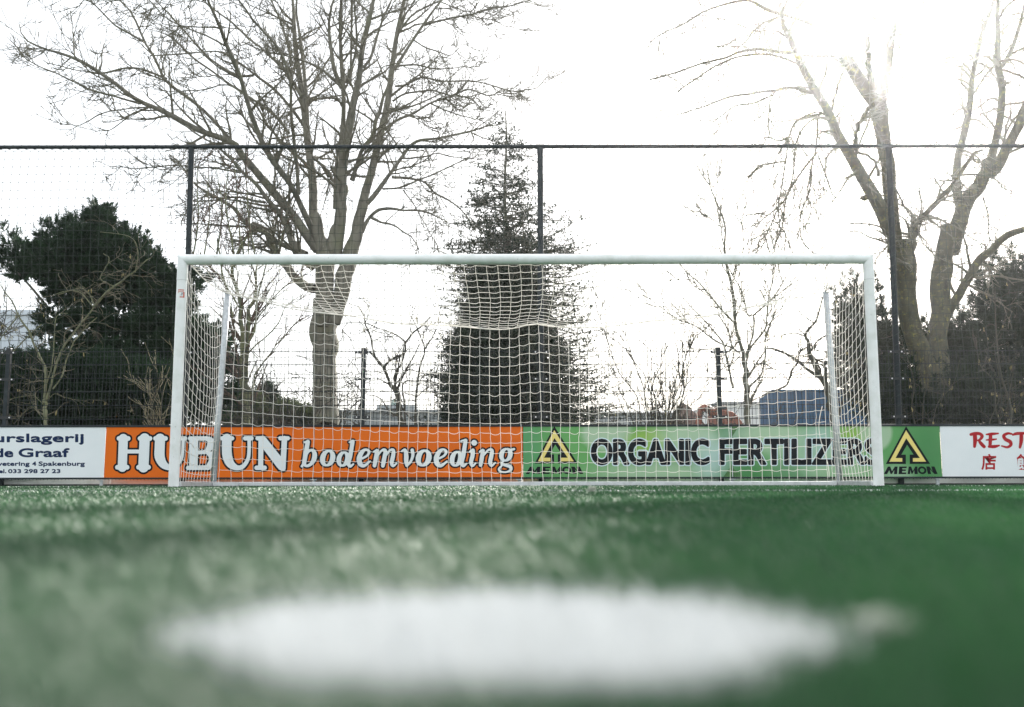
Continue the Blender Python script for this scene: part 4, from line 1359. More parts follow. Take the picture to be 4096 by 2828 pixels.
bb_(3, [(1935, 1330), (1895, 1180), (1900, 1000), (1930, 880), (1960, 760), (1985, 600), (1995, 480), (2030, 330), (2060, 200), (2110, 60), (2130, 0)], 30, 11)
bb_(3, [(2145, 440), (2190, 400), (2240, 300), (2270, 200), (2290, 130), (2320, 0)], 16, 10)
bb_(3, [(2150, 140), (2200, 50), (2260, 0)], 9, 6)
bb_(3, [(2005, 580), (2080, 460), (2150, 380), (2230, 280)], 7, 5)
bb_(3, [(2230, 340), (2280, 320), (2340, 300)], 9, 6)
bb_(7, [(1432, 520, 50), (1440, 420, 42), (1456, 250, 30), (1470, 100, 24), (1486, 20, 22)], 50, 22, dy=-0.1)
bb_(3, [(1618, 1560), (1628, 1400), (1700, 1320), (1800, 1230), (1890, 1140), (1940, 1040), (2000, 960), (2060, 930)], 20, 9)
bb_(3, [(2000, 965), (2010, 1000), (2040, 1005), (2090, 975)], 7, 5)
bb_(7, [(1730, 690), (1850, 470), (1960, 300), (2050, 200), (2150, 110), (2290, 30), (2420, -50)], 36, 20, dy=-0.1)
bb_(3, [(1640, 1420), (1680, 1470), (1720, 1500)], 5, 3)
bb_(3, [(2060, 1220), (2090, 1330), (2090, 1440), (2110, 1490)], 5, 3)
above_frame(B)
finish_tree(B, 'bare_tree', 'tall bare lichen-covered tree with two leaning stems and a sawn stump, behind the triangle logo', 'tree', M['bark_lichen'], M['twig'], DROOP, (3748, 1700), dens=(5.2, 5.2, 5.2), lens=(1.1, 0.52, 0.24), rmin=(0.0125, 0.0095, 0.0076))

# --- slim multi-stemmed tree behind the left stanchion
E = Tree(19.5, 303, 0.3)
e = E.limb
e(8, [(592, 1580, 46), (590, 1400, 42), (576, 1250, 40), (570, 1100, 44), (572, 980, 46)], 46, 46, True)
e(8, [(568, 1010), (556, 850), (550, 700), (545, 560), (520, 430), (492, 300), (500, 200), (540, 100), (600, 0)], 30, 8)
e(8, [(590, 1010), (602, 850), (612, 700), (610, 590), (660, 520), (680, 400), (672, 280), (690, 200)], 28, 9)
e(8, [(556, 880), (490, 750), (462, 600), (450, 480), (400, 320), (372, 140), (350, 0)], 15, 9)
e(8, [(590, 900), (640, 800), (672, 700), (676, 500), (740, 300), (760, 180)], 14, 7)
e(8, [(610, 870), (680, 680), (760, 570), (850, 460), (950, 380), (1040, 330)], 9, 4)
e(8, [(615, 950), (680, 880), (800, 780), (860, 700), (900, 600), (950, 540), (1060, 470)], 9, 3)
e(8, [(660, 1140), (700, 1080), (790, 960), (870, 850), (920, 800), (1000, 700)], 10, 4)
e(8, [(600, 1330), (640, 1260), (655, 1140)], 12, 12)
e(8, [(600, 1200), (640, 1100), (680, 1000), (640, 950)], 8, 4)
e(8, [(548, 600), (430, 400), (340, 280), (250, 210)], 10, 5)
e(8, [(500, 250), (480, 130), (470, 0), (440, -120)], 10, 6)
e(8, [(680, 380), (640, 240), (610, 120), (620, -60)], 8, 5)
e(8, [(575, 1080), (500, 1000), (420, 920), (330, 840)], 7, 3)
e(8, [(690, 260), (800, 160), (870, 60), (900, -80)], 7, 3)
for x0 in (1250, 1320, 1400, 1440, 1500, 1570):
    e(1, [(x0 + 60 * (1 if x0 > 1420 else -.3), 1640), (x0 + 20, 1400), (x0 + 10, 1220), (x0 - 20 + (x0 % 7) * 8, 1060)], 7, 2.5)
for k_ in range(len(E.R)): E.R[k_] = np.maximum(E.R[k_] * 0.78, 0.006)
finish_tree(E, 'bare_tree', 'slim multi-stemmed bare tree seen through the left end of the net', 'tree', M['green_bark'], M['twig_red'], SHOOT, (985, 1700), dens=(4.6, 5.2, 4.4), lens=(0.95, 0.38, 0.16), rmin=(0.009, 0.0074, 0.006))

# --- bare tree behind the right half of the goal
I = Tree(20.5, 404, 0.3)
i_ = I.limb
i_(9, [(1110, 1990, 24), (1108, 1760, 22), (1105, 1596, 20), (1085, 1450, 18)], 24, 18, True)
i_(9, [(1088, 1460), (1060, 1380), (1020, 1230), (1010, 1050), (985, 900), (950, 770), (935, 650), (940, 560), (935, 460), (870, 280), (830, 180), (808, 0)], 16, 3.5)
i_(9, [(1095, 1450), (1150, 1300), (1155, 1150), (1110, 1150), (1080, 1000), (1000, 860), (960, 780)], 9, 4)
i_(9, [(1100, 1460), (1140, 1380), (1240, 1240), (1262, 1050), (1285, 930), (1300, 850), (1306, 740)], 9, 4)
i_(9, [(1155, 1150), (1260, 1060), (1330, 1000), (1400, 950), (1500, 880)], 7, 3)
i_(9, [(1012, 1210), (920, 1110), (830, 1000), (740, 900), (650, 820), (600, 750)], 8, 3)
i_(9, [(1050, 1430), (1000, 1390), (960, 1250), (900, 1150), (870, 1020)], 8, 3)
i_(9, [(1000, 1700), (980, 1596), (950, 1450), (920, 1340), (800, 1200), (700, 1100), (600, 1000)], 10, 3)
i_(9, [(1010, 1400), (850, 1330), (720, 1230), (580, 1180), (450, 1080), (320, 990)], 7, 2.5)
i_(9, [(1000, 860), (1020, 780), (1075, 660), (1075, 540), (1060, 470), (990, 360)], 6, 3)
i_(9, [(1110, 1700), (1215, 1590), (1245, 1450), (1250, 1300), (1330, 1100)], 9, 4)
i_(9, [(935, 480), (905, 480), (830, 420), (760, 380), (680, 360), (600, 310)], 5, 2.5)
i_(9, [(930, 620), (905, 470), (870, 280)], 5, 4)
i_(9, [(1020, 790), (1120, 700), (1220, 620), (1280, 560)], 4, 2.5)
i_(9, [(1260, 1060), (1330, 980), (1390, 880), (1450, 740)], 6, 3)
i_(9, [(1040, 1350), (960, 1420), (860, 1400), (760, 1400)], 6, 3)
i_(9, [(870, 290), (885, 170), (870, 60)], 3.5, 2.5)
finish_tree(I, 'bare_tree', 'slender bare tree with spreading shoots left of the blue container', 'tree', M['bark'], M['twig'], SHOOT, (2990, 1700), dens=(5.0, 5.2, 4.4), lens=(1.0, 0.40, 0.16), rmin=(0.0098, 0.0078, 0.0064))

# --- pale small tree in front of the dark conifer
Ft = Tree(16.6, 505, 0.2)
f_ = Ft.limb
f_(10, [(468, 1600, 28), (465, 1500, 26), (455, 1330, 22), (470, 1230, 24)], 28, 24, True)
f_(10, [(462, 1260), (475, 1100), (470, 950), (430, 850), (370, 720), (290, 560), (220, 430), (130, 260), (60, 160), (0, 80)], 22, 5)
f_(10, [(480, 1120), (530, 950), (550, 700), (570, 470), (620, 400), (700, 390)], 10, 4)
f_(10, [(480, 1270), (540, 1100), (620, 850), (700, 690), (850, 500), (960, 350), (1030, 250), (1150, 150), (1300, 30)], 18, 7)
f_(10, [(545, 1170), (640, 1030), (690, 850), (770, 670), (900, 520), (1000, 430)], 12, 6)
f_(10, [(190, 420), (120, 500), (0, 660), (-80, 800)], 9, 7)
f_(10, [(430, 500), (330, 590), (240, 680), (150, 760), (60, 860)], 8, 9)
f_(10, [(600, 200), (740, 150), (850, 130), (920, 200), (970, 290)], 7, 9)
f_(4, [(650, 740), (740, 640), (830, 570), (930, 500), (1010, 420), (1050, 400)], 13, 4)
f_(4, [(800, 600), (700, 540), (760, 410), (720, 370)], 5, 3)
f_(4, [(650, 740), (560, 640), (460, 630), (370, 660)], 6, 3)
f_(4, [(940, 500), (960, 350), (900, 250), (700, 220)], 4, 2.5)
f_(10, [(450, 1330), (350, 1240), (220, 1250), (90, 1280)], 5, 3)
f_(10, [(480, 1300), (560, 1220), (640, 1240), (750, 1275)], 5, 3)
f_(10, [(450, 1480), (330, 1350), (240, 1420), (150, 1520)], 4, 3)
for k_ in range(len(Ft.R)): Ft.R[k_] = Ft.R[k_] * 0.78
finish_tree(Ft, 'small_tree', 'small pale green-barked tree with dense twigs in front of the dark conifer', 'tree', M['green_bark'], mat('pale_twig', (0.16, 0.145, 0.10), 0.85), (0.20, -0.03, 0.0, 25, 80), (181, 1700), catkins=0.4, dens=(5.5, 6.0, 5.0), lens=(0.8, 0.40, 0.18), rmin=(0.0048, 0.0036, 0.0028))


# --- free-standing hazel and shoot clumps
def clump(name, label, cat, cx, Y, top_py, half_px, n, seed, twig, catk=0, style=TANGLE, r=0.016, dens=(4.4, 5.2, 4.4), lens=(0.85, 0.36, 0.16), base_w=0.25, group=None, rmin=(0.0085, 0.007, 0.0058)):
    t = Tree(Y, seed, 0.3)
    top = pt(cx, top_py, Y)[2]
    X0 = pt(cx, 1600, Y)[0]
    sp_ = half_px * mpp(1500, Y)
    rg = t.rg
    for k in range(n):
        a0 = rg.uniform(0, 2 * np.pi)
        b0 = np.array((X0 + rg.normal(0, base_w * 0.5), Y + rg.normal(0, base_w * 0.5), -0.05))
        hgt = top * rg.uniform(0.55, 1.0)
        off = np.array((math.cos(a0), 0.8 * math.sin(a0), 0)) * sp_ * rg.uniform(0.15, 1.0)
        u = np.linspace(0, 1, 7)[:, None]
        P = b0 + off * (0.35 * u + 0.65 * u ** 1.7) + np.array((0, 0, hgt)) * u ** 0.95
        P[1:] += rg.normal(0, 0.05, (6, 3))
        rr = r * rg.uniform(0.6, 1.25)
        P, R = resample(P, rr * (1 - 0.72 * np.linspace(0, 1, 7)), 36)
        t.P.append(P); t.R.append(R); t.trunk.append(False)
    return finish_tree(t, name, label, cat, M['shaded_shrub_bark'], twig, style, (cx, 1700), group, catk, dens, lens, rmin)


HZ = dict(dens=(4.2, 5.0, 4.4), lens=(0.95, 0.40, 0.17), rmin=(0.0085, 0.007, 0.0058))
Hz = Tree(18.5, 601, 0.3)
h_ = Hz.limb
h_(5, [(1165, 1600, 24), (1158, 1480, 22), (1150, 1340, 20), (1110, 1270, 19), (1080, 1230, 17)], 24, 17, True)
h_(5, [(1085, 1240), (1050, 1150), (1010, 1080), (950, 1010), (910, 980), (880, 960)], 12, 6)
h_(5, [(1060, 1170), (1040, 1080), (1120, 1010), (1185, 985), (1200, 900), (1250, 830), (1320, 770), (1390, 700)], 11, 5)
h_(5, [(1150, 1360), (1115, 1165), (1170, 1060), (1195, 970)], 9, 6)
h_(5, [(1005, 1080), (960, 1000), (930, 860), (890, 760), (880, 690), (830, 620)], 8, 4)
h_(5, [(1275, 1560), (1275, 1400), (1290, 1200), (1320, 1050), (1345, 960), (1310, 850), (1240, 700)], 11, 4)
h_(5, [(1345, 960), (1400, 880), (1440, 800)], 7, 4)
h_(5, [(1200, 1560), (1190, 1400), (1180, 1220), (1280, 1200), (1400, 1190)], 8, 4)
h_(5, [(1160, 1480), (1080, 1440), (1000, 1330), (900, 1300)], 7, 3)
h_(5, [(1200, 900), (1120, 840), (1010, 800), (860, 750), (720, 750)], 6, 2.5)
finish_tree(Hz, 'hazel_shrub', 'bare forked hazel with catkins between the big grey trunk and the holly', 'shrub', M['shaded_shrub_bark'], M['shaded_shrub_twig'], TANGLE, (1600, 1700), catkins=1.2, **HZ)
Hj = Tree(17.5, 602, 0.3)
h_ = Hj.limb
h_(7, [(850, 1640, 30), (835, 1500, 28), (800, 1270, 26)], 30, 26, True)
h_(7, [(800, 1280), (740, 1180), (690, 1070), (655, 990), (640, 900), (618, 850), (690, 760), (720, 690), (790, 450)], 22, 5)
h_(7, [(745, 1190), (650, 1130), (560, 1060), (470, 1000), (380, 965), (300, 960)], 13, 6)
h_(7, [(800, 1260), (850, 1180), (910, 1130), (960, 1080), (1060, 1040), (1160, 1020)], 18, 7)
h_(7, [(785, 1240), (780, 1080), (800, 1060)], 15, 13)
h_(7, [(655, 990), (720, 900), (830, 840), (940, 830)], 9, 4)
h_(7, [(560, 1060), (590, 980), (680, 930)], 8, 4)
h_(7, [(690, 760), (600, 700), (540, 640)], 6, 3)
h_(7, [(380, 1290), (480, 1230), (520, 1120), (560, 1060)], 7, 8)
h_(7, [(618, 850), (560, 800), (500, 760)], 5, 3)
finish_tree(Hj, 'hazel_shrub', 'bare crooked hazel with catkins in front of the blue container', 'shrub', M['shaded_shrub_bark'], M['shaded_shrub_twig'], TANGLE, (3330, 1700), catkins=1.8, **HZ)
clump('bare_shrub', 'bare thin-stemmed shrub right of the pyramid holly, behind the crossing net', 'shrub', 2640, 18.2, 1250, 300, 13, 62, M['shaded_shrub_twig'], 0.7, SHOOT, r=0.018)
clump('hazel_shrub', 'bare hazel with yellowish catkins at the foot of the lichen-covered tree', 'shrub', 3640, 17.8, 1240, 220, 3, 64, M['shaded_shrub_twig'], 2.0, r=0.02)
clump('hazel_shrub', 'bare hazel with hanging catkins at the right edge, before dark evergreens', 'shrub', 3960, 17.4, 1110, 260, 4, 65, M['shaded_shrub_twig'], 2.6, r=0.022)
clump('bare_shrub', 'low tangled bare shrub at the foot of the big grey tree', 'shrub', 1240, 18.0, 1440, 330, 26, 66, M['shaded_shrub_twig'], 0, TANGLE, r=0.010, base_w=1.6)
clump('bare_shrub', 'low reddish bare shrub in front of the orange digger', 'shrub', 2690, 17.2, 1590, 280, 30, 67, M['shaded_shrub_twig'], 0, TANGLE, r=0.010, lens=(0.5, 0.25, 0.12), base_w=1.6)
clump('bare_shrub', 'thin bare sapling clump in front of the dark hedge, left of the goal post', 'shrub', 640, 16.8, 1420, 130, 9, 68, mat('pale_shoot', (0.22, 0.20, 0.13), 0.85), 0, SHOOT, r=0.009)
clump('hazel_shrub', 'bare hazel with yellow catkins at the left edge, before the pale warehouse', 'shrub', 20, 18.0, 1090, 230, 8, 69, M['shaded_shrub_twig'], 2.4, TANGLE, r=0.018)


# ------------------------------------------------------------------ evergreens
def leafmat(name, c1, c2, rough, trans, spec=0.5):
    m = turf_material(name, c1, c2, rough, spec, trans)
    return m


M['conifer'] = leafmat('conifer_spray', (0.009, 0.026, 0.014), (0.034, 0.068, 0.030), 0.6, 0.22, 0.15)
M['holly'] = leafmat('holly_leaf', (0.009, 0.020, 0.012), (0.026, 0.044, 0.020), 0.32, 0.12, 0.3)
M['evergreen'] = leafmat('evergreen_leaf', (0.008, 0.018, 0.011), (0.026, 0.040, 0.018), 0.6, 0.2, 0.15)


def sprays(mb, rg, P, D, L, k=11, width=0.020, side=0.48):
    """flat feathery fronds: k side leaflets (triangles) along each axis"""
    N = len(P)
    D = D / (np.linalg.norm(D, axis=1, keepdims=True) + 1e-9)
    q = np.cross(D, rg.normal(0, 1, (N, 3))); q /= np.linalg.norm(q, axis=1, keepdims=True) + 1e-9
    t = np.linspace(0.02, 0.92, k)
    sgn = np.where(np.arange(k) % 2 == 0, 1.0, -1.0)
    o = P[:, None, :] + D[:, None, :] * (t[None, :] * L[:, None])[..., None]
    ll = side * L[:, None] * (1.05 - 0.8 * t[None, :]) * rg.uniform(0.7, 1.25, (N, k))
    dirs = D[:, None, :] * 0.75 + q[:, None, :] * sgn[None, :, None] * 0.8 + rg.normal(0, 0.18, (N, k, 3))
    tip = o + dirs * ll[..., None]
    w = (width * rg.uniform(0.7, 1.4, (N, k)))[..., None]
    V = np.stack([o - D[:, None, :] * w, tip, o + D[:, None, :] * w], 2).reshape(-1, 3)
    mb.add(V, None, np.arange(N * k * 3).reshape(-1, 3))


def lobes_points(rg, lobes, n, Y, shell=0.55):
    """lobes: (cx, cy, rx, ry [photo px], dY, ry_depth m, weight). Points within, biased outward; returns P, outward dir"""
    w = np.array([l[2] * l[3] * (l[6] if len(l) > 6 else 1) for l in lobes], float)
    k = rg.choice(len(lobes), n, p=w / w.sum())
    d = rg.normal(0, 1, (n, 3)); d /= np.linalg.norm(d, axis=1, keepdims=True)
    r = shell + (1 - shell) * rg.uniform(0, 1, n) ** 0.8
    C, S_ = [], []
    for l in lobes:
        c = pt(l[0], l[1], Y + l[4]); m = mpp(l[1], Y + l[4])
        C.append(c); S_.append((l[2] * m, l[5], l[3] * m))
    C, S_ = np.array(C), np.array(S_)
    P = C[k] + d * r[:, None] * S_[k]
    return P, d, k


def evergreen(name, label, lobes, n, Y, base_px, seed, material, L=(0.22, 0.42), up=0.7, width=0.020, shell=0.55, k=11, core=0.25, trunk_r=0.12, group=None, cat='tree', stems=(), tufts=0, tuft=(0.4, 0.9), per=34, tuft_r=0.2):
    rg = np.random.default_rng(seed)
    base = pt(*base_px, Y); base[2] = 0
    root = empty(name, tuple(base), label, cat, group)
    P, d, kk = lobes_points(rg, lobes, n, Y, shell)
    keep = P[:, 2] > 0.05
    P, d = P[keep], d[keep]
    # ragged: wobble by a clump field
    D = d * np.array((1, 1, 0.6)) + np.array((0, 0, up)) + rg.normal(0, 0.25, d.shape)
    mb = MB()
    sprays(mb, rg, P, D, rg.uniform(*L, len(P)), k, width)
    if tufts:
        C, d, _ = lobes_points(rg, lobes, tufts, Y, 0.72)
        ok = C[:, 2] > 0.1
        C, d = C[ok], d[ok]
        ax = d * np.array((1, 1, 0.5)) * 0.75 + np.array((0, 0, up + 0.1)) + rg.normal(0, 0.18, d.shape)
        ax /= np.linalg.norm(ax, axis=1, keepdims=True)
        tl = rg.uniform(*tuft, len(C)) * np.clip(0.55 + 0.5 * d[:, 2], 0.5, 1.1)
        i = np.repeat(np.arange(len(C)), per)
        u = rg.uniform(0, 1, len(i)) ** 0.85
        q = np.cross(ax[i], rg.normal(0, 1, (len(i), 3))); q /= np.linalg.norm(q, axis=1, keepdims=True) + 1e-9
        Pt = C[i] + ax[i] * (u * tl[i])[:, None] + q * (tuft_r * (1 - u) * rg.uniform(0, 1, len(i)))[:, None]
        sprays(mb, rg, Pt, ax[i] * 0.8 + q * (0.9 - 0.6 * u)[:, None] + rg.normal(0, .15, Pt.shape), rg.uniform(*L, len(i)) * (0.8 - 0.35 * u), k, width * 0.8)
    Pi, di, _ = lobes_points(rg, lobes, int(n * core), Y, 0.0)
    Pi = Pi[Pi[:, 2] > 0.05]
    Pi = Pi + (Pi.mean(0) - Pi) * 0.12
    sprays(mb, rg, Pi, rg.normal(0, 1, Pi.shape) + np.array((0, 0, 0.3)), rg.uniform(L[0], L[1] * 1.3, len(Pi)), k, width * 2.0)
    mb.build('crown', material, root)
    tb = MB()
    top = max(P[:, 2]) * 0.86
    x0, y0 = base[0], base[1]
    z = np.linspace(-0.05, top, 14)
    topx = P[np.argmax(P[:, 2]), 0]
    tb.tubes(np.stack([x0 + (topx - x0) * (z / top).clip(0) + 0.03 * np.sin(z * 2), y0 + 0.03 * np.cos(z * 1.7), z], 1), trunk_r * (1 - 0.85 * np.linspace(0, 1, 14)), 8)
    for st_ in stems:
        l = lobes[st_]
        c = pt(l[0], l[1], Y + l[4])
        s0 = np.array((x0 + (topx - x0) * 0.3, y0, max(0.3, c[2] * 0.45)))
        u = np.linspace(0, 1, 8)[:, None]
        tb.tubes(s0 + (c - s0) * u + np.array((0, 0, 0.15)) * np.sin(u * np.pi), 0.05 * (1 - 0.7 * u[:, 0]), 6)
    tb.build('trunk', M['bark'], root, True)
    return root


V_ = 1.7716


def lv(*rows):
    return [(a * V_, b_ * V_, c * V_, d * V_, *r) for (a, b_, c, d, *r) in rows]


# dark cypress on the left: lobes in view units
CY = ((680, 70, 32, 45, .25), (690, 140, 70, 65, .5), (740, 230, 115, 85, .7), (690, 330, 170, 105, 1.0), (840, 340, 140, 100, .9), (950, 365, 75, 70, .6), (1070, 430, 65, 55, .5), (620, 110, 30, 40, .3),
      (500, 150, 24, 50, .3), (430, 170, 24, 55, .3), (375, 185, 24, 55, .3), (300, 245, 32, 45, .35), (400, 275, 80, 75, .6), (540, 240, 65, 75, .5), (450, 390, 135, 85, .9), (900, 250, 40, 40, .35), (1000, 310, 36, 36, .35),
      (140, 275, 22, 55, .3), (65, 275, 22, 55, .3), (120, 350, 80, 45, .5), (60, 425, 55, 42, .45), (160, 435, 100, 52, .6), (230, 500, 100, 40, .6), (55, 515, 55, 26, .35), (300, 425, 75, 65, .7),
      (420, 540, 145, 80, 1.0), (600, 500, 170, 105, 1.2), (820, 500, 170, 115, 1.2), (1020, 540, 140, 95, 1.0), (1140, 520, 55, 55, .5), (1250, 530, 50, 40, .4), (1390, 540, 42, 34, .3), (1330, 610, 55, 55, .5),
      (480, 680, 110, 75, .9), (720, 650, 100, 70, .9), (900, 680, 150, 100, 1.1), (1110, 680, 110, 105, 1.0), (1230, 700, 85, 85, .7), (420, 850, 115, 80, .9), (340, 960, 60, 50, .5), (640, 850, 120, 85, 1.0), (860, 890, 150, 90, 1.1),
      (1080, 890, 140, 100, 1.1), (1280, 890, 120, 95, .9), (1420, 920, 85, 75, .6), (1500, 1000, 85, 85, .6), (1580, 1140, 70, 85, .5), (1420, 1100, 130, 115, .9), (1200, 1080, 170, 115, 1.1), (900, 1090, 190, 95, 1.2),
      (600, 1060, 170, 100, 1.1), (1500, 1350, 130, 110, .8), (1300, 1350, 170, 120, 1.0), (1340, 1500, 150, 60, .8), (1470, 1490, 110, 55, .7), (678, 35, 12, 45, .15), (655, 60, 16, 36, .15))
cyp = [(a / 1.735, 800 + b_ / 1.735, c / 1.735, d / 1.735, RNG.uniform(-.25, .25), e_) for a, b_, c, d, e_ in CY]
evergreen('cypress_tree', 'dark dense cypress with ragged tufted top left of the goal', cyp, 8000, 20.5, (400, 1700), 71, M['conifer'], L=(0.10, 0.22), tufts=900, tuft=(0.18, 0.42), per=22, shell=0.45, tuft_r=0.10, width=0.016, stems=(17, 20, 27, 33, 41, 45, 48), trunk_r=0.2, core=0.5)
hedge_l = lv((60, 880, 75, 75, 0, .7), (160, 890, 80, 80, .1, .8), (260, 890, 80, 75, 0, .8), (340, 900, 70, 70, .1, .8), (20, 900, 60, 90, .2, .7), (120, 850, 50, 40, 0, .6), (230, 855, 60, 40, 0, .6))
evergreen('cypress_hedge', 'low dark cypress hedge along the fence beneath the ragged cypress', hedge_l, 9000, 18.6, (300, 1700), 72, M['conifer'], L=(0.2, 0.36), core=0.5, cat='hedge', trunk_r=0.06)
evergreen('young_spruce', 'small far dark spruce between the left stanchion and the big grey trunk', lv((600, 905, 10, 30, 0, .4, 1.5), (603, 935, 26, 26, 0, .8), (585, 955, 40, 30, 0, 1.2)), 1500, 36.0, (1063, 1700), 73, M['evergreen'], L=(0.3, 0.5), width=0.03, trunk_r=0.08)
evergreen('evergreen_shrub', 'distant low olive shrub right of the left stanchion, behind the wire fence', lv((545, 930, 40, 40, 0, 1.2), (650, 945, 28, 26, .5, 1), (690, 950, 30, 20, .5, 1)), 2400, 33.0, (980, 1700), 74, mat('olive_leaf', (0.06, 0.075, 0.03), 0.7, trans=0.25), L=(0.25, 0.45), width=0.03, trunk_r=0.05, cat='shrub')

# right-hand evergreens behind the lichen-covered tree
ev1 = lv((1925, 690, 24, 40, 0, .4), (1945, 700, 40, 55, .1, .6), (1950, 770, 55, 60, .1, .8), (1920, 830, 40, 60, 0, .6), (1985, 780, 60, 80, .2, .8), (1990, 880, 60, 80, .2, .9), (2040, 800, 50, 60, .2, .8), (2060, 900, 60, 70, .2, .9), (1905, 760, 16, 20, 0, .3))
evergreen('evergreen_tree', 'ragged dark evergreen between the right goal post and the leaning stem', ev1, 1500, 22.5, (3500, 1700), 75, M['evergreen'], L=(0.16, 0.34), width=0.018, shell=0.35, tufts=230, tuft=(0.25, 0.6), per=18, tuft_r=0.11, core=0.14, stems=(2, 4, 6))
ev2 = lv((2255, 640, 38, 42, 0, .5), (2290, 620, 30, 40, .1, .5), (2275, 690, 60, 60, .1, .8), (2240, 720, 46, 50, .1, .7), (2310, 700, 50, 90, .2, .9), (2280, 800, 80, 80, .2, 1.0), (2220, 800, 50, 60, .1, .7), (2360, 780, 60, 120, .2, 1.), (2290, 900, 90, 80, .2, 1.1))
evergreen('evergreen_tree', 'tall dark evergreen with a rounded top at the right edge', ev2, 2000, 22.0, (4050, 1700), 76, M['evergreen'], L=(0.16, 0.34), width=0.018, shell=0.35, tufts=230, tuft=(0.25, 0.6), per=18, tuft_r=0.11, core=0.14, stems=(0, 3, 4, 6))
ev3 = lv((2140, 800, 50, 60, 0, .7), (2170, 850, 60, 70, .1, .8), (2120, 900, 70, 70, .1, .9), (2200, 910, 80, 70, .1, .9), (2080, 920, 50, 50, 0, .7), (2165, 745, 20, 26, 0, .35), (2030, 930, 50, 50, 0, .7))
evergreen('evergreen_shrub', 'dense dark evergreen shrub between the lichen-covered trunk and the rounded evergreen', ev3, 2400, 23.0, (3790, 1700), 77, M['evergreen'], L=(0.16, 0.34), width=0.018, shell=0.3, tufts=230, tuft=(0.25, 0.6), per=18, tuft_r=0.11, core=0.3, cat='shrub', stems=(1, 3))


ev4 = lv((2000, 900, 36, 56, 0, .5), (2055, 930, 60, 44, 0, .6), (2120, 935, 60, 40, 0, .6), (2180, 900, 50, 66, 0, .6), (2230, 925, 60, 50, 0, .6), (2300, 915, 60, 60, 0, .6))
evergreen('evergreen_shrub', 'low loose evergreen shrub at the foot of the lichen-covered tree, behind the restaurant board', ev4, 1500, 18.9, (3760, 1700), 78, M['evergreen'], L=(0.14, 0.3), width=0.016, shell=0.2, tufts=90, tuft=(0.3, 0.8), per=16, tuft_r=0.14, cat='shrub', trunk_r=0.04)


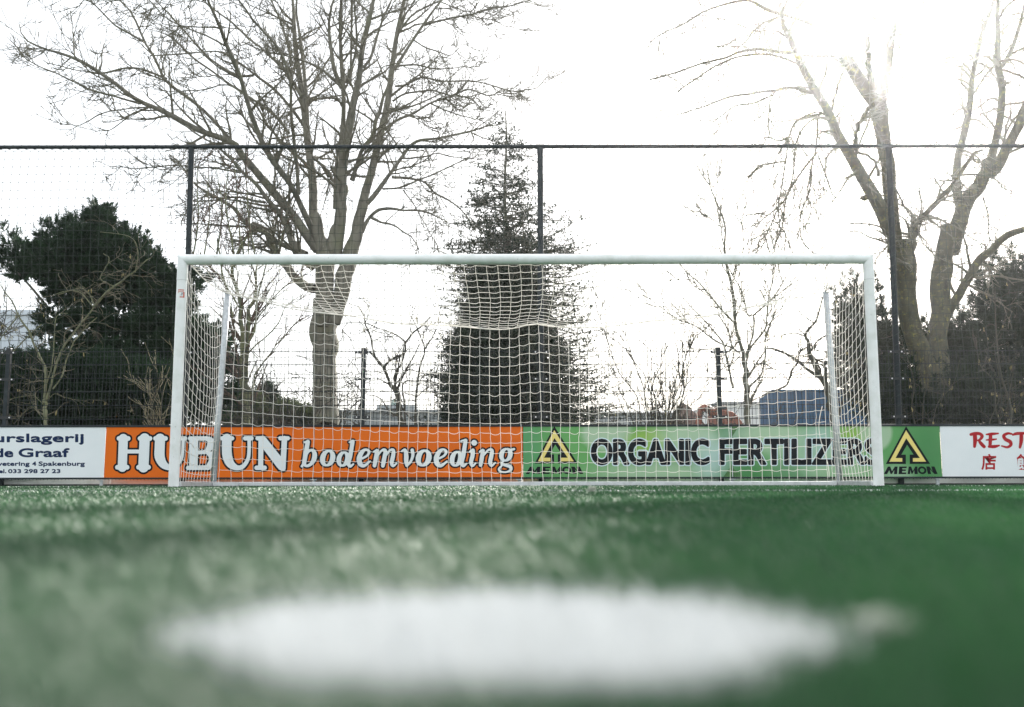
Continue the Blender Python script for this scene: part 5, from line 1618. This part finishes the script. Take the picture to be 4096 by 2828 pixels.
# --- pyramid holly: whorled branches with separate leaves
def holly():
    rg = np.random.default_rng(81)
    Y = 19.0
    base = pt(1142 * V_, 1700, Y); base[2] = 0
    root = empty('holly_tree', tuple(base), 'pyramid-shaped dark holly with a sparse pointed top behind the net', 'tree')
    prof = list(zip((259, 283, 332, 390, 422, 472, 509, 541, 562, 619, 668, 693, 726, 767, 832, 882, 923, 955),
                    (4, 37, 41, 74, 90, 123, 131, 156, 156, 148, 139, 172, 152, 160, 164, 189, 189, 156),
                    (4, 45, 41, 74, 82, 148, 164, 205, 190, 215, 190, 240, 190, 262, 282, 320, 305, 280)))
    pv = np.array([p[0] for p in prof]); pl = np.array([p[1] for p in prof]); pr = np.array([p[2] for p in prof])
    lp_, ln_, ll_ = [], [], []
    br = MB()
    tx, ty = base[0], Y
    zs = [z_at(v * V_, Y) for v in (955, 250)]
    # trunk and a second leader
    for dx_, topv, r0 in ((0.0, 250, 0.085), (0.33, 430, 0.05)):
        z = np.linspace(-0.05, z_at(topv * V_, Y), 16)
        u = z / z[-1]
        br_t = np.stack([tx + dx_ * np.clip(u * 2, 0, 1) + 0.02 * np.sin(z * 3), ty + 0 * z + (0.15 if dx_ else 0) * u, z], 1)
        br.tubes(br_t, r0 * (1 - 0.88 * u), 8)
    n = 1120
    v = 262 + (1010 - 262) * rg.uniform(0, 1, n) ** 0.74
    z0 = np.array([z_at(q * V_, Y) for q in v])
    az = rg.uniform(0, 2 * np.pi, n)
    side = np.where(np.cos(az) < 0, np.interp(v, pv, pl), np.interp(v, pv, pr))
    half = np.interp(v, pv, (pl + pr) / 2)
    Lx = (np.abs(np.cos(az)) * side + (1 - np.abs(np.cos(az))) * half) * V_ * mpp(1000, Y)
    Lx *= np.where(v < 650, rg.uniform(0.15, 1.2, n), rg.uniform(0.35, 1.10, n)) ** 0.75
    Lx = np.maximum(Lx, 0.12)
    D = np.stack([np.cos(az), np.sin(az), rg.uniform(-0.15, 0.30, n)], 1)
    P0 = np.stack([tx + 0 * az, ty + 0 * az, np.maximum(z0 - 0.15 * Lx, 0.05)], 1)
    pts, rad = grow(rg, P0, D, Lx, np.clip(0.012 * Lx, 0.004, 0.02), 8, 0.07, 0.0, 0.004, 0.10)
    br.tubes(pts, rad, 4)
    p, d, L, tt, r, T = spawn(rg, pts, rad, 7.0, 0.22, 25, 65)
    d[:, 2] *= 0.6
    b2, r2 = grow(rg, p, d, rg.uniform(0.15, 0.42, len(p)) * (1.2 - 0.55 * tt), np.full(len(p), 0.004), 4, 0.10, 0.02, 0.003)
    br.tubes(b2, r2, 3)
    br.build('trunk', M['bark'], root, True)
    # leaves along twigs and branch ends
    A1 = spawn(rg, b2, r2, 22.0, 0.1, 40, 80)
    A2 = spawn(rg, pts, rad, 9.0, 0.55, 40, 80)
    P = np.concatenate([A1[0], A2[0]]); D = np.concatenate([A1[1], A2[1]])
    D[:, 2] += 0.12
    N = len(P)
    D /= np.linalg.norm(D, axis=1, keepdims=True)
    nrm = rg.normal(0, 0.5, (N, 3)) + np.array((0, 0, 1.0))
    sd_ = np.cross(D, nrm); sd_ /= np.linalg.norm(sd_, axis=1, keepdims=True) + 1e-9
    up = np.cross(sd_, D)
    ln = rg.uniform(0.045, 0.075, N)[:, None]; wd = ln * rg.uniform(0.22, 0.30, (N, 1))
    a = P; t = P + D * ln - up * ln * 0.12
    m1 = P + D * ln * 0.5 + sd_ * wd + up * wd * 0.35; m2 = P + D * ln * 0.5 - sd_ * wd + up * wd * 0.35
    V = np.stack([a, m1, t, m2], 1).reshape(-1, 3)
    o_ = np.arange(N)[:, None] * 4
    mb = MB()
    mb.add(V, None, np.concatenate([o_ + np.array([[0, 1, 2]]), o_ + np.array([[0, 2, 3]])]))
    mb.build('crown', M['holly'], root)
    print('holly leaves', N)
    # dense dark inner growth near the stem
    k = 30000
    vv = 590 + (1010 - 590) * rg.uniform(0, 1, k) ** 0.75
    zz = np.array([z_at(q * V_, Y) for q in vv[:]])
    aa = rg.uniform(0, 2 * np.pi, k)
    cl = np.interp(vv, (520, 560, 650, 735, 760, 955), (20, 75, 100, 112, 142, 150))
    cr = np.interp(vv, (520, 560, 650, 735, 800, 955), (20, 70, 92, 105, 140, 165))
    ca = np.abs(np.cos(aa))
    rr_ = (ca * np.where(np.cos(aa) < 0, cl, cr) + (1 - ca) * (cl + cr) / 2) * V_ * mpp(1200, Y) * np.sqrt(rg.uniform(0, 1, k)) * rg.uniform(0.8, 1.1, k)
    P = np.stack([tx + np.cos(aa) * rr_, ty + np.sin(aa) * rr_, zz], 1)
    mb = MB()
    sprays(mb, rg, P, rg.normal(0, 1, (k, 3)), rg.uniform(0.08, 0.16, k), 5, 0.014, 0.7)
    mb.build('inner_foliage', M['holly'], root)


holly()
# ------------------------------------------------------------------ things far behind the fence
M['ware'] = mat('warehouse_cladding', (0.52, 0.58, 0.64), 0.5)
M['far_grey'] = mat('grey_cladding', (0.30, 0.33, 0.34), 0.7, noise=(3, (0.24, 0.27, 0.28), 0.4, 0.7))
M['far_dark'] = mat('grey_roofing', (0.18, 0.20, 0.21), 0.8)
M['far_pale'] = mat('pale_wall', (0.55, 0.57, 0.57), 0.7)
M['vent_green'] = mat('green_vent', (0.28, 0.40, 0.36), 0.6)
M['cont_blue'] = mat('container_blue', (0.016, 0.085, 0.18), 0.6, spec=0.2, noise=[(1.2, (0.009, 0.066, 0.16), 0.45, 0.7), (9, (0.06, 0.06, 0.06), 0.70, 0.82)])
M['digger'] = mat('digger_orange', (0.24, 0.065, 0.028), 0.6, noise=(4, (0.22, 0.055, 0.025), 0.5, 0.75))
M['glass'] = mat('dark_glass', (0.05, 0.06, 0.07), 0.1)
M['track'] = mat('track_rubber', (0.02, 0.02, 0.02), 0.8)
M['rubble'] = mat('brick_rubble', (0.12, 0.075, 0.06), 0.9, noise=(5, (0.22, 0.17, 0.14), 0.45, 0.65), bump=(6, 1.0))


def corrugated(mb, p0, p1, z0, z1, pitch, depth):
    """trapezoid-profiled wall from p0 to p1"""
    p0, p1 = np.array(p0, float), np.array(p1, float)
    L = np.linalg.norm(p1 - p0); u = (p1 - p0) / L; nrm = np.array((u[1], -u[0]))
    s = []
    k = 0
    while k * pitch < L:
        for f, d in ((0, 0), (.35, 0), (.5, 1), (.85, 1)):
            s.append(((k + f) * pitch, d * depth))
        k += 1
    s = [(min(a, L), d) for a, d in s] + [(L, 0)]
    lo = [(*(p0 + u * a + nrm * d), z0) for a, d in s]; hi = [(*(p0 + u * a + nrm * d), z1) for a, d in s]
    n = len(lo)
    mb.add(lo + hi, [(i, i + 1, n + i + 1, n + i) for i in range(n - 1)])


# pale warehouse at the left edge
Y = 70.0
x1 = pt(165, 1300, Y)[0]; zt = z_at(1258, Y)
r = empty('warehouse', (x1 - 15, Y, 0), 'pale blue-grey clad warehouse far off at the left edge', 'building')
b = MB(); corrugated(b, (x1 - 34, Y), (x1, Y), 0, zt, 0.5, 0.06); corrugated(b, (x1, Y), (x1, Y + 25), 0, zt, 0.5, 0.06)
b.build('wall', M['ware'], r)
b = MB(); b.box(x1 - 34.2, x1 + 0.2, Y - 0.2, Y + 25, zt + 0.003, zt + 0.35)
b.build('roof', M['ware'], r)

# low grey shed with a stepped roof box and a vent
Y = 55.0
xa, xb = pt(1355, 1640, Y)[0], pt(1800, 1640, Y)[0]; zt = z_at(1650, Y)
r = empty('shed', ((xa + xb) / 2, Y, 0), 'low grey slatted shed with a roof vent between trunk and holly', 'building')
b = MB()
z = 0.0
while z < zt - 0.01:
    b.box(xa, xb, Y, Y + 9, z, min(z + 0.125, zt)); z += 0.14
    b.box(xa + .02, xb - .02, Y + .03, Y + 8.97, z - 0.015, z)
b.build('wall', M['far_grey'], r)
b = MB(); b.box(xa - .25, xb + .25, Y - .25, Y + 9.2, zt + .003, zt + .14)
rf = b.build('roof', M['far_dark'], r)
xc0, xc1 = pt(1485, 1620, Y)[0], pt(1640, 1620, Y)[0]
b = MB(); b.box(xc0, xc1, Y + 2.5, Y + 6, zt + .145, z_at(1621, Y + 2.5))
b.build('roof_box', M['far_grey'], rf)
xv = pt(1550, 1600, Y)[0]; zv = z_at(1621, Y + 2.5)
b = MB()
P = np.array([(xv, Y + 3.2, zv + .002), (xv, Y + 3.2, zv + .28), (xv, Y + 3.2, zv + .30), (xv, Y + 3.2, zv + .42)])
b.tubes(P, np.array([.18, .18, .26, .05]), 12)
b.build('roof_vent', M['vent_green'], rf)

# long grey roof right of the holly
Y = 60.0
xa, xb = pt(2400, 1680, Y)[0], pt(2720, 1680, Y)[0]; zt = z_at(1652, Y)
r = empty('shed', ((xa + xb) / 2, Y, 0), 'low dark grey shed behind the thin bare shrub right of the holly', 'building')
b = MB(); b.box(xa, xb, Y, Y + 8, 0, zt); b.build('wall', M['far_grey'], r)
b = MB(); b.add([(xa - .3, Y - .3, zt + .003), (xb + .3, Y - .3, zt + .003), (xb + .3, Y + 4, zt + 0.4), (xa - .3, Y + 4, zt + 0.4), (xb + .3, Y + 8.3, zt + .003), (xa - .3, Y + 8.3, zt + .003)],
                [(0, 1, 2, 3), (3, 2, 4, 5)], [(0, 3, 5), (1, 4, 2)])
b.build('roof', M['far_dark'], r)
# pale building behind the digger
Y = 62.0
xa, xb = pt(2880, 1680, Y)[0], pt(3100, 1680, Y)[0]; zt = z_at(1616, Y)
r = empty('shed', ((xa + xb) / 2, Y, 0), 'pale flat-roofed building behind the orange digger and slender tree', 'building')
b = MB(); b.box(xa, xb, Y, Y + 8, 0, zt); b.build('wall', M['far_pale'], r)
b = MB(); b.box(xa - .2, xb + .2, Y - .2, Y + 8.2, zt + .003, zt + .12); b.build('roof', M['far_dark'], r)


# blue shipping container
Y = 34.0
xa, xm_, xb = pt(3042, 1640, Y + 2.44)[0], pt(3095, 1640, Y)[0], pt(3570, 1640, Y)[0]
zt = z_at(1560, Y)
r = empty('shipping_container', ((xa + xb) / 2, Y, 0), 'dark blue corrugated shipping container behind the right end of the goal net', 'container')
yb = Y + 2.44
b = MB(); corrugated(b, (xm_, Y), (xb, Y), 0.12, zt - .1, 0.28, 0.035); corrugated(b, (xb, Y), (xb + xa - xm_, yb), .12, zt - .1, .28, .035); corrugated(b, (xb + xa - xm_, yb), (xa, yb), .12, zt - .1, .28, .035)
corrugated(b, (xa, yb), (xm_ - .04, Y), 0.12, zt - .1, 0.28, 0.035)
b.build('side_wall', M['cont_blue'], r)
b = MB(); b.box(xm_ - .06, xb + .03, Y - .05, Y + .04, zt - .097, zt); b.box(xm_ - .06, xb + .03, Y - .05, Y + .04, 0, .117)
b.box(xm_ - .06, xm_ + .04, Y - .055, Y + .05, .12, zt - .1); b.box(xb - .04, xb + .06, Y - .055, Y + .05, .12, zt - .1)
b.build('frame', M['cont_blue'], r)
b = MB(); b.add([(xm_, Y, zt - .003), (xb, Y, zt - .003), (xb + xa - xm_, yb, zt - .003), (xa, yb, zt - .003)], [(0, 1, 2, 3)])
b.build('roof', M['cont_blue'], r)

# orange digger
Y = 38.0
s = mpp(1660, Y)
cx, cz = pt(2900, 1700, Y)[0], 0
zt = z_at(1618, Y)
r = empty('excavator', (cx, Y, 0), 'orange digger with raised boom behind the wire fence, right of centre', 'digger')


def prof(mb, pts, y0, y1):
    n = len(pts)
    V = [(x, y0, z) for x, z in pts] + [(x, y1, z) for x, z in pts]
    mb.add(V, [(i, (i + 1) % n, n + (i + 1) % n, n + i) for i in range(n)], [(0, k + 1, k) for k in range(1, n - 1)] + [(n, n + k, n + k + 1) for k in range(1, n - 1)])


X = lambda px: pt(px, 1660, Y)[0]
Z = lambda py: z_at(py, Y)
b = MB(); prof(b, [(X(2866), 0.55), (X(2972), 0.55), (X(2976), Z(1700)), (X(2956), Z(1668)), (X(2932), Z(1646)), (X(2885), Z(1640)), (X(2866), Z(1652))], Y, Y + 1.9)
bevel(b.build('body', M['digger'], r), 0.05)
b = MB(); prof(b, [(X(2872), Z(1639)), (X(2916), Z(1641)), (X(2912), Z(1622)), (X(2876), Z(1622))], Y + .2, Y + 1.4)
cb_ = bevel(b.build('cab', M['digger'], r), 0.03)
b = MB(); b.box(X(2878), X(2910), Y + .17, Y + .198, Z(1637), Z(1625)); b.build('cab_window', M['glass'], cb_)
b = MB(); P = np.array([(X(2870), Y + .6, Z(1650)), (X(2850), Y + .6, Z(1636)), (X(2830), Y + .6, Z(1626)), (X(2818), Y + .6, Z(1632)), (X(2812), Y + .6, Z(1650))])
b.tubes(P, np.array([.17, .17, .15, .12, .10]), 8, caps=True); b.build('boom', M['digger'], r)
b = MB(); P = np.array([(X(2812), Y + .6, Z(1646)), (X(2806), Y + .6, Z(1690)), (X(2806), Y + .6, 0.55)])
b.tubes(P, np.array([.12, .12, .10]), 8, caps=True); b.build('dipper_arm', M['digger'], r)
b = MB(); prof(b, [(X(2795), .6), (X(2830), .5), (X(2835), .1), (X(2800), .02)], Y + .25, Y + .95); b.build('bucket', M['digger'], r)
for yy in (Y + .05, Y + 1.45):
    b = MB(); prof(b, [(X(2862), .1), (X(2880), 0.0), (X(2980), 0.0), (X(2998), .1), (X(2998), .4), (X(2980), .5), (X(2880), .5), (X(2862), .4)], yy, yy + .4)
    b.build('track', M['track'], r)

# rubble heap beside the digger
rg = np.random.default_rng(5)
Y = 40.0
hx = X(2735)
nn = 40
gx_, gy_ = np.meshgrid(np.linspace(-2.2, 2.2, nn), np.linspace(-1.6, 1.6, nn))
pk = Z(1612)
H_ = pk * np.clip(1 - np.hypot(gx_ / 2.2, gy_ / 1.6), 0, 1) ** 0.75
H_ += (rg.uniform(-.18, .18, H_.shape)) * (H_ > 0.05)
V = np.stack([hx + gx_, Y + gy_, np.maximum(H_, -0.005)], -1).reshape(-1, 3)
ii = np.arange(nn - 1)[:, None] * nn + np.arange(nn - 1)[None, :]
b = MB(); b.add(V, np.stack([ii, ii + 1, ii + nn + 1, ii + nn], -1).reshape(-1, 4))
tag(b.build('rubble_heap', M['rubble'], None, False, origin=(hx, Y, 0)), 'reddish brown rubble heap left of the orange digger', 'heap')
# ------------------------------------------------------------------ scattering volume added to imitate the glare round the sun
hz = bpy.data.materials.new('glare_veil'); hz.use_nodes = True
nt = hz.node_tree; nt.nodes.clear()
vol = nt.nodes.new('ShaderNodeVolumePrincipled')
vol.inputs['Color'].default_value = (0.97, 0.98, 1.0, 1)
vol.inputs['Density'].default_value = 0.00078
vol.inputs['Anisotropy'].default_value = 0.905
out = nt.nodes.new('ShaderNodeOutputMaterial')
nt.links.new(vol.outputs[0], out.inputs['Volume'])
b = MB(); b.box(-262, 262, -62, 322, -1.1, 42)
tag(b.build('glare_veil', hz), 'thin bright veil filling the whole scene, added for the glare round the sun', 'glare_veil', kind='stuff')
